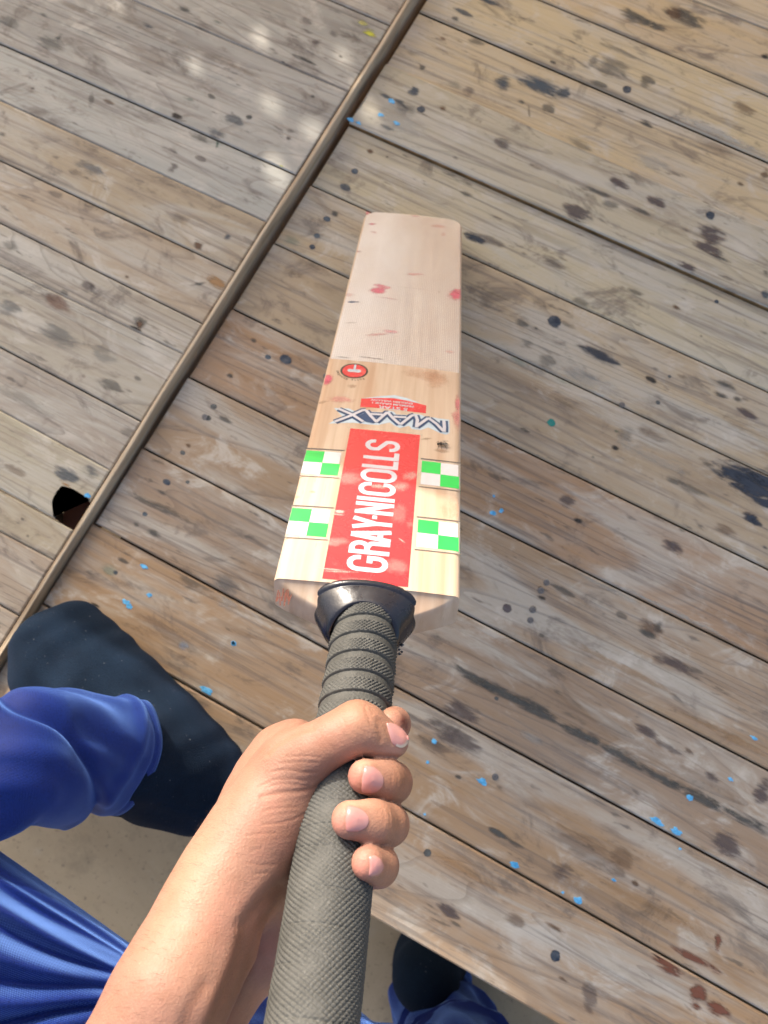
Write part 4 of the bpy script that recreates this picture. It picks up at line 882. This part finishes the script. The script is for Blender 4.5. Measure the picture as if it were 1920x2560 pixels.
# ------------------------------------------------------------------ the person: arm and hand
def c11(a, b): return 740 + a / 4.097, 1720 + b / 4.097
def bp(px, py, k, r): p = PB(px, py, k); return (*p, r)
def qd(px, py, d, r): return (*Q(px, py, d), r)
def cyl(th, v, r, rad): th = math.radians(th); u0 = hc(v) ; return (*bw(.0008 + (.0125 * (v + .02)) + r * math.cos(th), v, KH + r * math.sin(th)), rad)
FIG = {}
thumb = [bp(735, 1908, -.007, .0140), bp(785, 1876, .002, .0120), bp(838, 1846, .0075, .0112), bp(893, 1820, .0105, .0122), bp(915, 1826, .0098, .0106), bp(950, 1843, .0075, .0082), bp(984, 1856, .0055, .0072)]
fingers = {
 'index': [cyl(212, -.089, .0345, .0115), cyl(262, -.082, .0290, .0092), cyl(-42, -.074, .0246, .0082), cyl(-2, -.0755, .0220, .0080), cyl(20, -.0805, .0216, .0076)],
 'middle': [cyl(218, -.110, .0370, .0115), cyl(262, -.104, .0300, .0092), cyl(-40, -.1020, .0250, .0086), cyl(-5, -.1068, .0240, .0089), cyl(20, -.1130, .0248, .0090), cyl(40, -.1160, .0256, .0089), cyl(66, -.1195, .0256, .0078)],
 'ring': [cyl(216, -.131, .0360, .0112), cyl(262, -.126, .0300, .0092), cyl(-40, -.1240, .0248, .0087), cyl(-4, -.1288, .0238, .0090), cyl(25, -.1350, .0248, .0088), cyl(50, -.1385, .0258, .0087), cyl(76, -.1412, .0257, .0081)],
 'little': [cyl(214, -.151, .0335, .0105), cyl(262, -.145, .0285, .0084), cyl(-45, -.1450, .0226, .0076), cyl(-8, -.1484, .0215, .0077), cyl(20, -.1520, .0226, .0077), cyl(48, -.1556, .0240, .0073)]}
wristR = qd(540, 2250, .338, .0205)
palm = [
 [qd(200, 2900, .288, .026), qd(424, 2485, .312, .0222), qd(488, 2362, .327, .0212), wristR, qd(592, 2160, .348, .0205), qd(647, 2070, .357, .0202), qd(700, 1990, .366, .0192), qd(728, 1925, .373, .0155), thumb[0]],
 [qd(330, 2950, .320, .024), qd(482, 2560, .340, .0195), qd(570, 2430, .358, .0178), qd(618, 2345, .372, .0180), qd(650, 2330, .380, .0180)],
 [qd(600, 2230, .368, .018), fingers['index'][0]], [qd(615, 2270, .376, .018), fingers['middle'][0]],
 [qd(630, 2310, .380, .018), fingers['ring'][0]], [qd(650, 2340, .380, .0175), fingers['little'][0]],
 [qd(648, 2300, .365, .0150), qd(664, 2360, .364, .0142), qd(664, 2385, .363, .0115)],
 [qd(655, 1990, .392, .016), qd(700, 1890, .402, .0135), qd(742, 1858, .405, .0115)],
 [qd(585, 2140, .372, .020), qd(660, 1960, .392, .016)],
 # tendons and the fold at the wrist
 [qd(500, 2560, .310, .008), qd(590, 2380, .334, .007), qd(630, 2260, .345, .005)],
]
allp = np.array([p[:3] for c in palm for p in c] + [p[:3] for c in fingers.values() for p in c] + [p[:3] for p in thumb])
fd = Field(allp.min(0) - .034, allp.max(0) + .034, .00125)
Fp = fd.new()
for i, c in enumerate(palm): fd.chain(Fp, c, .010 if i < 9 else .006)
Ft = fd.new(); fd.chain(Ft, thumb, .004)
base = smin(Fp, Ft, .007)
res = base.copy()
for nm, c in fingers.items():
    Ff_ = fd.new(); fd.chain(Ff_, c, .0045)
    near = Ff_ < .03
    Ff_ = np.where(near, np.minimum(Ff_, smin(Fp, Ff_, .006)), Ff_)
    res = smin(res, Ff_, .0004)
P, Fs = fd.mesh(res); del Fp, Ft, base
P = smooth_mesh(P, Fs, 2, .5); P, Fs = subdivide(P, Fs); P = smooth_mesh(P, Fs, 2, .5)
Nn = normals(P, Fs)
px, dep = to_px(P); view = (ORG - P); view /= np.linalg.norm(view, axis=1)[:, None]; facing = (Nn * view).sum(1) > .05
# keep the hand outside the rubber handle
lc = (P - SB) @ BB; cxh = .0008 + np.where(lc[:, 1] < -.02, .0125 * (lc[:, 1] + .02), 0) + .0008; du, dk = lc[:, 0] - cxh, lc[:, 2] - KH; rr_ = np.hypot(du, dk)
# skin creases and wrinkles, cut where the photo shows them
def c18(a, b): return 400 + a / 3.318, 1700 + b / 3.318
cre = [([c18(*p) for p in L], w, d) for L, w, d in [
 ([(840, 970), (1000, 935), (1150, 925), (1260, 905), (1350, 855)], 4.5, .00075), ([(810, 890), (950, 830), (1100, 822), (1200, 838)], 3.2, .0004), ([(930, 760), (1050, 745), (1200, 770), (1300, 765)], 3.2, .00045), ([(1000, 690), (1150, 680), (1300, 690)], 3, .0003), ([(1040, 640), (1180, 630), (1330, 640)], 3, .0003),
 ([(850, 1000), (1000, 960), (1150, 950)], 3, .0003), ([(850, 1090), (1000, 1060), (1150, 1060)], 3, .0003), ([(860, 1200), (1000, 1190), (1120, 1150), (1200, 1110)], 3.2, .0004), ([(720, 1290), (850, 1275), (960, 1270)], 3, .0003), ([(760, 1420), (830, 1405)], 3, .00025), ([(720, 1520), (850, 1540), (950, 1530)], 3, .0003), ([(780, 1610), (900, 1600)], 3, .00025),
 ([(900, 880), (1010, 860), (1120, 870), (1230, 880)], 3, .0003), ([(900, 1130), (1010, 1110), (1150, 1100)], 2.6, .0002), ([(1270, 400), (1180, 425), (1080, 470), (960, 540), (890, 620)], 5, .0006)]]
cre += [([c11(*p) for p in L], w, d) for L, w, d in [
 ([(700, 190), (735, 290), (760, 370), (830, 420)], 3, .0004), ([(560, 290), (610, 400), (720, 460), (830, 470)], 2.6, .00025), ([(480, 320), (540, 430), (640, 500)], 2.4, .0002), ([(400, 370), (470, 470), (560, 540)], 2.4, .00018), ([(840, 320), (850, 420), (870, 540)], 5, .0006), ([(870, 330), (930, 430), (985, 570)], 3.5, .0005), ([(690, 690), (760, 690), (900, 695), (1060, 700)], 4, .0004), ([(310, 410), (390, 500), (480, 580)], 2.4, .00018), ([(230, 450), (320, 560), (400, 640)], 2.4, .00018),
 ([(985, 890), (975, 960), (985, 1020)], 2.2, .0002), ([(1030, 870), (1045, 950), (1035, 1040)], 2.2, .0002), ([(1080, 860), (1105, 950), (1090, 1050)], 2.4, .00022), ([(940, 1240), (970, 1330), (960, 1420)], 2.4, .00025), ([(900, 1250), (910, 1330), (900, 1400)], 2.0, .00018), ([(985, 1260), (1010, 1340), (1000, 1420)], 2.4, .00022), ([(960, 1760), (985, 1840), (975, 1900)], 2.2, .0002),
 ([(700, 790), (672, 930), (665, 1075)], 2.0, .0003), ([(520, 1200), (508, 1330), (505, 1470)], 2.0, .0003), ([(745, 1720), (758, 1830), (740, 1935)], 2.0, .0003)]]
cre += [([(200 + a / 1.8033, 1700 + b / 1.8033) for a, b in L], w, d) for L, w, d in [([(905, 940), (840, 990), (780, 1060), (745, 1130), (725, 1230), (690, 1330), (640, 1450), (600, 1560)], 17, .0026), ([(840, 1060), (790, 1120), (765, 1200), (760, 1300)], 7, .0005), ([(560, 1560), (600, 1450), (640, 1360), (690, 1240), (715, 1150)], 14, -.0013), ([(735, 1060), (722, 1120), (728, 1180)], 4, .0003), ([(708, 1075), (700, 1130), (712, 1190)], 4, .0003), ([(470, 1560), (500, 1470), (560, 1380)], 14, .0008)]]
disp = np.zeros(len(P))
for L, w, d in cre:
    q = dist_poly(px, L); w *= 1.15; d *= .45; disp -= d * np.exp(-(q / w) ** 2); disp += .25 * d * np.exp(-((q - w * 2) / w) ** 2)
P = P + Nn * (disp * facing)[:, None]
# nails
nails = {'thumb': [(925, 352), (1010, 368), (1100, 420), (1148, 480), (1163, 545), (1130, 592), (1075, 618), (1015, 592), (980, 565), (962, 495), (940, 420)],
         'middle': [(702, 795), (790, 805), (860, 855), (900, 930), (890, 1000), (840, 1055), (760, 1085), (672, 1075), (676, 930)],
         'ring': [(522, 1203), (600, 1217), (680, 1247), (738, 1310), (750, 1370), (720, 1430), (650, 1465), (512, 1470), (508, 1340)],
         'little': [(745, 1722), (810, 1715), (868, 1755), (898, 1820), (888, 1870), (840, 1918), (742, 1930), (757, 1820)]}
def inside(px, poly):
    r_ = np.zeros(len(px), bool); n_ = len(poly)
    for i in range(n_):
        (x0, y0), (x1, y1) = poly[i], poly[(i + 1) % n_]
        cnd = ((y0 > px[:, 1]) != (y1 > px[:, 1])); xx = (x1 - x0) * (px[:, 1] - y0) / (y1 - y0 + 1e-12) + x0; r_ ^= cnd & (px[:, 0] < xx)
    return r_
bvh = BVHTree.FromPolygons([tuple(p) for p in P.tolist()], [tuple(int(i) for i in f) for f in Fs.tolist()])
tint = np.tile([.312, .163, .113], (len(P), 1))
def blend(mask, col): 
    global tint
    mask = np.clip(mask, 0, 1)[:, None]; tint = tint * (1 - mask) + np.array(col) * mask
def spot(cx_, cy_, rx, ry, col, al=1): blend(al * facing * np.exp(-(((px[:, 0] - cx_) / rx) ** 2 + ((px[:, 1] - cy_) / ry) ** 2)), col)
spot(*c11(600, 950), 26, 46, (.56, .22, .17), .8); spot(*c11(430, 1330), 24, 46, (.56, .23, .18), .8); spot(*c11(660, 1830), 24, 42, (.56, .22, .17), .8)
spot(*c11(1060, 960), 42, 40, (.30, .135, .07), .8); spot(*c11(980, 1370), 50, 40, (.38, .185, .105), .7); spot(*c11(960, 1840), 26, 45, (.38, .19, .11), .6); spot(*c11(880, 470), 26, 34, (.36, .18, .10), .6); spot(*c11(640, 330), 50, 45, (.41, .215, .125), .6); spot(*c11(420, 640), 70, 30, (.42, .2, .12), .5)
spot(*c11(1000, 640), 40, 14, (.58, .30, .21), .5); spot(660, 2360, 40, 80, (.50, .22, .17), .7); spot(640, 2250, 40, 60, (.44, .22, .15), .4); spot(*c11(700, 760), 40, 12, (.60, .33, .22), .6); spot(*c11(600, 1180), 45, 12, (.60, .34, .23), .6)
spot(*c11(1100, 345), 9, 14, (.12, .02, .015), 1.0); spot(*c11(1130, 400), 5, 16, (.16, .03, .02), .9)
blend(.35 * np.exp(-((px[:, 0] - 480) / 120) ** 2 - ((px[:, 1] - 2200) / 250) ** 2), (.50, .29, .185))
for L, w, d in cre: blend(.45 * min(1, abs(d) / .0005) * facing * np.exp(-(dist_poly(px, L) / (w * .9)) ** 2), (.33, .15, .09))
for k_, L in nails.items():
    pl = [c11(*p) for p in L]; pc = np.array(pl).mean(0)
    blend(.5 * facing * inside(px, [tuple(pc + (np.array(p) - pc) * 1.12) for p in pl]), (.40, .19, .13))
def skin():
    mt, t, b = nodes('skin', .52, .35)
    at = t.nodes.new('ShaderNodeAttribute'); at.attribute_name = 'tint'
    v = coords(t, 'Object')
    a = noise(t, v, 90, 5, .6); vo = t.nodes.new('ShaderNodeTexVoronoi'); vo.inputs['Scale'].default_value = 950; t.links.new(v, vo.inputs['Vector']); f = noise(t, v, 900, 4, .65); big = noise(t, v, 30, 4, .6)
    vs_ = noise(t, coords(t, 'Object', (170, 950, 950)), 1, 4, .6, .8)
    c = mix(t, at.outputs['Color'], (.50, .215, .15), rng(t, big, .5, .70, 0, .4)); c = mix(t, c, (.28, .13, .075), rng(t, a, .5, .72, 0, .4)); c = mix(t, c, (.54, .33, .22), rng(t, f, .58, .75, 0, .45))
    t.links.new(c, b.inputs['Base Color']); b.inputs['Subsurface Weight'].default_value = .06; b.inputs['Subsurface Radius'].default_value = (.004, .0015, .0008); b.inputs['Subsurface Scale'].default_value = 1
    n1 = bump(t, b, vo.outputs['Distance'], .3, .0004); n2 = bump(t, b, vs_, .2, .0005, n1); bump(t, b, a, .12, .001, n2)
    t.links.new(rng(t, f, .3, .7, .42, .62), b.inputs['Roughness']); return mt
SKIN = skin()
def nail_mat():
    mt, t, b = nodes('nail', .26, .5); at = t.nodes.new('ShaderNodeAttribute'); at.attribute_name = 'tint'
    f = noise(t, coords(t, 'Object', (300, 300, 300)), 1, 3); t.links.new(mix(t, at.outputs['Color'], (.52, .30, .27), rng(t, f, .4, .8, 0, .4)), b.inputs['Base Color']); b.inputs['Subsurface Weight'].default_value = .1; b.inputs['Subsurface Radius'].default_value = (.003, .001, .0008); return mt
NAIL = nail_mat()
person = thing('person', 'person in blue trousers and dark socks gripping the bat handle with one bare hand', 'person', mat4([-.15, -.55, FZ]))
P_arm, N_arm = P.copy(), Nn.copy()
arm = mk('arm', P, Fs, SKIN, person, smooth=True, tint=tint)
for nm, L in nails.items():
    pl = np.array([c11(*p) for p in L]); pc = pl.mean(0); rings_ = [0, .35, .65, .85, .95, 1.0]; n_ = 48
    # resample the outline smoothly
    q = np.concatenate([pl, pl[:1]]); sl_ = np.r_[0, np.cumsum(np.linalg.norm(np.diff(q, axis=0), axis=1))]; tt = np.linspace(0, sl_[-1], n_, endpoint=False); out = np.c_[np.interp(tt, sl_, q[:, 0]), np.interp(tt, sl_, q[:, 1])]
    for _ in range(2): out = (np.roll(out, 1, 0) + 2 * out + np.roll(out, -1, 0)) / 4
    V, T2 = [], []
    for ri, r_ in enumerate(rings_ + [1.0]):
        for a in out:
            p2_ = pc + (a - pc) * max(r_, .02); d_ = ray(*p2_); d_ = d_ / np.linalg.norm(d_)
            hit = bvh.ray_cast(Vector(ORG), Vector(d_)); hp = np.array(hit[0]) if hit[0] is not None else Q(*p2_, .36)
            hn = np.array(hit[1]) if hit[0] is not None else -d_
            lift = .00045 * (1 - r_ ** 4) + .00022
            if ri == len(rings_): lift = -.0006
            V.append(hp + hn * lift)
            free = {'thumb': (a - pc) @ np.array([.35, .94]) > 20 and r_ > .8}.get(nm, False)
            base_ = np.array([.50, .235, .21])
            lun = {'thumb': (p2_ - pc) @ np.array([-.8, -.6]), 'middle': p2_[0] - pc[0], 'ring': p2_[0] - pc[0], 'little': p2_[0] - pc[0]}[nm]
            col = base_ + np.clip(lun / 60, -.5, .5) * np.array([.05, .07, .07])
            if free or (nm == 'thumb' and (p2_ - pc) @ np.array([.45, .89]) > 22): col = np.array([.66, .55, .42])
            T2.append(col)
    mk('nail', V, [tuple(reversed(f)) if False else f for f in grid_faces(len(rings_) + 1, n_, True)], NAIL, arm, WM[arm.name], smooth=True, tint=np.array(T2))

# ------------------------------------------------------------------ socks and trousers
def cloth_mat(name, c1, c2, weave=None, rough=.85, lint=0, sheen=.0, nsc=25):
    mt, t, b = nodes(name, rough, .2)
    v = coords(t, 'Object'); f = noise(t, v, nsc, 5, .6); g = noise(t, v, 900, 3, .7)
    c = mix(t, c1, c2, rng(t, f, .3, .7)); c = mix(t, c, tuple(x * .45 for x in c1), rng(t, g, .5, .3, 0, .8))
    if lint: c = mix(t, c, (.35, .36, .38), rng(t, noise(t, v, 420, 2, .5), .72, .78, 0, lint))
    t.links.new(c, b.inputs['Base Color']); b.inputs['Sheen Weight'].default_value = sheen; b.inputs['Sheen Roughness'].default_value = .4; b.inputs['Sheen Tint'].default_value = (.22, .42, 1, 1)
    n1 = bump(t, b, g, .7 if not weave else .4, .002 if not weave else .0004)
    if weave:
        sx = t.nodes.new('ShaderNodeSeparateXYZ'); t.links.new(coords(t, 'UV'), sx.inputs[0])
        w1 = math_(t, 'SINE', math_(t, 'MULTIPLY', sx.outputs[0], 2 * math.pi / weave)); w2 = math_(t, 'SINE', math_(t, 'MULTIPLY', sx.outputs[1], 2 * math.pi / weave))
        bump(t, b, math_(t, 'MULTIPLY', w1, w2), .32, .0005, n1)
    return mt
SOCK = cloth_mat('sock_knit', (.0035, .0105, .023), (.007, .019, .040), None, 1.0, .35, .04)
TROU = cloth_mat('blue_trouser_cloth', (.004, .015, .125), (.008, .029, .215), .0013, .55, 0, 1.0, 10)
def zz(px, py, z, r): return (*D(px, py, z), r)
def sdf_obj(name, chains, h, k, mat, parent, it=3):
    A_ = np.array([p[:3] for c in chains for p in c]); rm = max(p[3] for c in chains for p in c) + .012
    f_ = Field(A_.min(0) - rm, A_.max(0) + rm, h); F_ = f_.new()
    for c in chains: f_.chain(F_, c, k)
    P, Fs = f_.mesh(F_); P = smooth_mesh(P, Fs, it, .5)
    return P, Fs
ch = [[zz(112, 1618, .030, .023), zz(128, 1692, .036, .030), zz(230, 1800, .044, .036), zz(370, 1900, .046, .035), zz(488, 1965, .040, .035)],
      [zz(185, 1590, .030, .027), zz(245, 1665, .037, .032), zz(330, 1760, .048, .035), zz(420, 1860, .055, .034), zz(500, 1945, .042, .034)],
      [zz(112, 1618, .030, .023), zz(185, 1590, .030, .026)], [zz(250, 1740, .060, .030), zz(350, 1860, .075, .033), zz(390, 1920, .075, .034), zz(300, 1905, .125, .032), zz(200, 1895, .16, .030)], [zz(500, 1950, .04, .034), zz(430, 1940, .065, .034)]]
P, Fs = sdf_obj('sock', ch, .0035, .03, SOCK, person)
Nn = normals(P, Fs); P = P + Nn * (.0012 * np.sin(P[:, 0] * 130 + 2 * np.sin(P[:, 1] * 60)) * np.sin(P[:, 1] * 110))[:, None]
P[:, 2] = np.maximum(P[:, 2], .0012)
mk('sock', P, Fs, SOCK, person, smooth=True)
def tube(name, path, nseg, fold, mat, parent, closed_cap=False, na=160, thick=True, open_end=True, post=None, flat=1.0):
    """path: list of (x,y,z,ra,rb) ; fold(s,a) -> radial offset"""
    Pp = np.array([p[:3] for p in path], float); Rr = np.array([p[3] for p in path], float)
    L_ = np.r_[0, np.cumsum(np.linalg.norm(np.diff(Pp, axis=0), axis=1))]; S_ = np.linspace(0, L_[-1], nseg)
    C = np.stack([np.interp(S_, L_, Pp[:, i]) for i in range(3)], 1)
    for _ in range(12): C[1:-1] = (C[:-2] + 2 * C[1:-1] + C[2:]) / 4
    Rd = np.interp(S_, L_, Rr); T = np.gradient(C, axis=0); T /= np.linalg.norm(T, axis=1)[:, None]
    V, uv = [], []; up_ = np.array([0, 0, 1.0])
    for i in range(nseg):
        u_ = up_ - (up_ @ T[i]) * T[i]; u_ /= np.linalg.norm(u_); s_ = np.cross(T[i], u_)
        a = np.linspace(0, 2 * np.pi, na, endpoint=False); r_ = Rd[i] + fold(S_[i], a)
        V.append(C[i] + r_[:, None] * (flat * np.cos(a)[:, None] * u_ + np.sin(a)[:, None] * s_)); uv.append(np.c_[a * .08, np.full(na, S_[i])])
    if open_end:                                  # turned-in hem at the start of the path
        first = V[0]; cc = C[0]
        V = [cc + (first - cc) * .93 + T[0] * .02, cc + (first - cc) * .965 + T[0] * .0005] + V; uv = [uv[0], uv[0]] + uv
    V = np.concatenate(V); uv = np.concatenate(uv)
    if post is not None: V = post(V)
    return mk(name, V, grid_faces(len(V) // na, na, True), mat, parent, smooth=True, uv=uv)
def g_(x, w): return np.exp(-(x / w) ** 2)
# left trouser leg: thigh (close, lower left) to knee (outside the frame), then shin down to the cuff over the foot
def fold_shin(s, a):
    d = .0030 * np.sin(a * 3 + s * 28) * min(1, s * 12) + .0012 * np.sin(a * 5 - s * 40)
    c = .082 + .048 * np.sin(a)                   # the deep fold that curls round the shin
    d = d + .006 * (1 / (1 + np.exp(-(s - c) * 260))) - .009 * g_(s - c + .006, .007)
    d = d + .0016 * min(1, s * 15) * np.sin(a * 4 + 3 * np.sin(s * 37) + s * 60) * np.sin(s * 45 + 2 * a) + .0012 * np.sin(a * 9 - s * 110 + 2 * np.sin(a * 3)) * min(1, s * 20)
    c2 = .028 + .012 * np.cos(a + 1.1); d = d + .0035 * g_(s - c2, .007) - .002 * g_(s - .009, .002)
    return d
shin = [zz(312, 1893, .132, .046), zz(235, 1892, .170, .045), zz(60, 1888, .235, .045), (*Q(-500, 1980, .49), .060), (*Q(-1000, 2150, .47), .082)]
tube('trouser_leg', shin, 170, fold_shin, TROU, person, flat=.68)
def fold_thigh(s, a): return .0008 * np.sin(a * 23 + s * 30) + .002 * np.sin(a * 5 + s * 9)
def fan(V):                                    # folds that fan out from under the forearm
    px_, dd_ = to_px(V); C_ = np.array([470.0, 2500.0]); rel = C_ - px_; ph_ = np.degrees(np.arctan2(rel[:, 1], rel[:, 0])); rad = np.linalg.norm(rel, axis=1)
    d = np.zeros(len(V)); grow = np.clip(rad / 420, .15, 1.1)
    for a0, w, dep in ((38, 2.6, .007), (32.5, 2.2, -.010), (27.5, 3.0, .008), (21, 2.6, -.011), (14.5, 3.4, .009), (7.5, 2.4, -.006), (1.5, 4.0, .009), (-6, 2.6, -.011), (-13, 4, .008), (-22, 4, -.008), (45, 3, -.006)):
        d += dep * np.exp(-((ph_ - a0 - 2.5 * np.sin(rad / 130 + a0)) / w) ** 2)
    v_ = ORG - V; v_ /= np.linalg.norm(v_, axis=1)[:, None]
    return V + v_ * (d * grow * np.exp(-(np.clip(rad - 600, 0, None) / 500) ** 2))[:, None]
thigh = [(*Q(760, 3080, .60), .095), (*Q(500, 2975, .545), .088), (*Q(128, 2690, .50), .083), (*Q(-400, 2330, .48), .080), (*Q(-1000, 2150, .47), .082)]
tube('trouser_leg', thigh, 260, fold_thigh, TROU, person, open_end=False, na=360, post=fan)
# right leg: thigh along the lower edge, shin down past the table edge to the floor
rthigh = [(*Q(640, 3060, .66), .09), (*Q(620, 2755, .72), .088), (*Q(900, 2790, .76), .083), (*Q(1100, 2800, .80), .080), (*Q(1160, 2700, .90), .074), (*Q(1120, 2600, 1.02), .068), (*Q(1075, 2490, 1.10), .058), (*Q(1072, 2440, 1.16), .052)]
def fold_r(s, a): return .006 * np.sin(a * 4 + s * 22) * min(1, s * 4) + .005 * np.sin(a * 2 - s * 40) + .0025 * np.sin(a * 9 + s * 70)
tube('trouser_leg', rthigh[::-1], 160, fold_r, TROU, person)
ch = [[zz(1065, 2440, -.33, .045), zz(1075, 2400, -.40, .042), zz(1120, 2300, -.41, .040), zz(1190, 2190, -.42, .030)], [zz(1060, 2440, -.41, .036), zz(1100, 2330, -.42, .034)]]
P, Fs = sdf_obj('sock', ch, .005, .03, SOCK, person); P[:, 2] = np.maximum(P[:, 2], FZ + .001)
mk('sock', P, Fs, SOCK, person, smooth=True)

# a few screw heads sunk in the boards
SCRW = simple('screw_metal', (.22, .21, .2), .4, .5, 200, .3)
for px_, py_ in ((1326, 1550), (1366, 1456), (1352, 1476), (1331, 1524), (815, 940), (512, 1042), (1555, 1012), (1238, 1942)):
    for (o, poly, z, side, M) in PLANKS:
        c = loc2(D(px_, py_, z))
        if side == 'l': continue
        f_ = (c[0] - poly[0][0]) / (poly[1][0] - poly[0][0]); lo_ = poly[0][1] + f_ * (poly[1][1] - poly[0][1]); hi_ = poly[3][1] + f_ * (poly[2][1] - poly[3][1])
        if lo_ < c[1] <= hi_:
            V = []
            for r_, zt in ((.0034, .0001), (.0030, .0009), (.0012, .0009), (.0009, .0003)):
                V += [RG @ np.array([c[0] + r_ * math.cos(a), c[1] + r_ * math.sin(a), 0]) + [0, 0, z + zt] for a in np.linspace(0, 2 * math.pi, 12, endpoint=False)]
            mk('screw_head', V, grid_faces(4, 12, True) + [tuple(range(36, 48))], SCRW, o, mat4(V[0], RG)); break

# fine hairs on the forearm
rh = np.random.default_rng(3); HAIR = simple('arm_hair', (.06, .035, .02), .5, .3, 50, .1, 100, 0)
px_a, dep_a = to_px(P_arm); cand = np.where((px_a[:, 1] > 2000) & (px_a[:, 1] < 2700) & (px_a[:, 0] < 620) & (((ORG - P_arm) * N_arm).sum(1) > 0))[0]
pick = rh.choice(cand, 420, replace=False); V = []; ax_ = Q(620, 2050, .35) - Q(300, 2560, .31); ax_ /= np.linalg.norm(ax_)
for i in pick:
    p, n_ = P_arm[i], N_arm[i]; L_ = rh.uniform(.0030, .0065); t_ = -ax_ * .25 + np.cross(n_, ax_) * rh.uniform(.2, .9); t_ = t_ - (t_ @ n_) * n_; t_ /= np.linalg.norm(t_)
    d_ = t_ * .9 + n_ * .38; sd = np.cross(n_, t_) * .00003; mid_ = p + d_ * L_ * .5 + n_ * .0003; V += [p - n_ * .0002 - sd, p - n_ * .0002 + sd, mid_ + sd * .8, mid_ - sd * .8, p + t_ * L_]
mk('arm_hair', V, [f for q in range(len(pick)) for f in ((5 * q, 5 * q + 1, 5 * q + 2, 5 * q + 3), (5 * q + 3, 5 * q + 2, 5 * q + 4))], HAIR, arm, WM[arm.name])['kind'] = 'stuff'
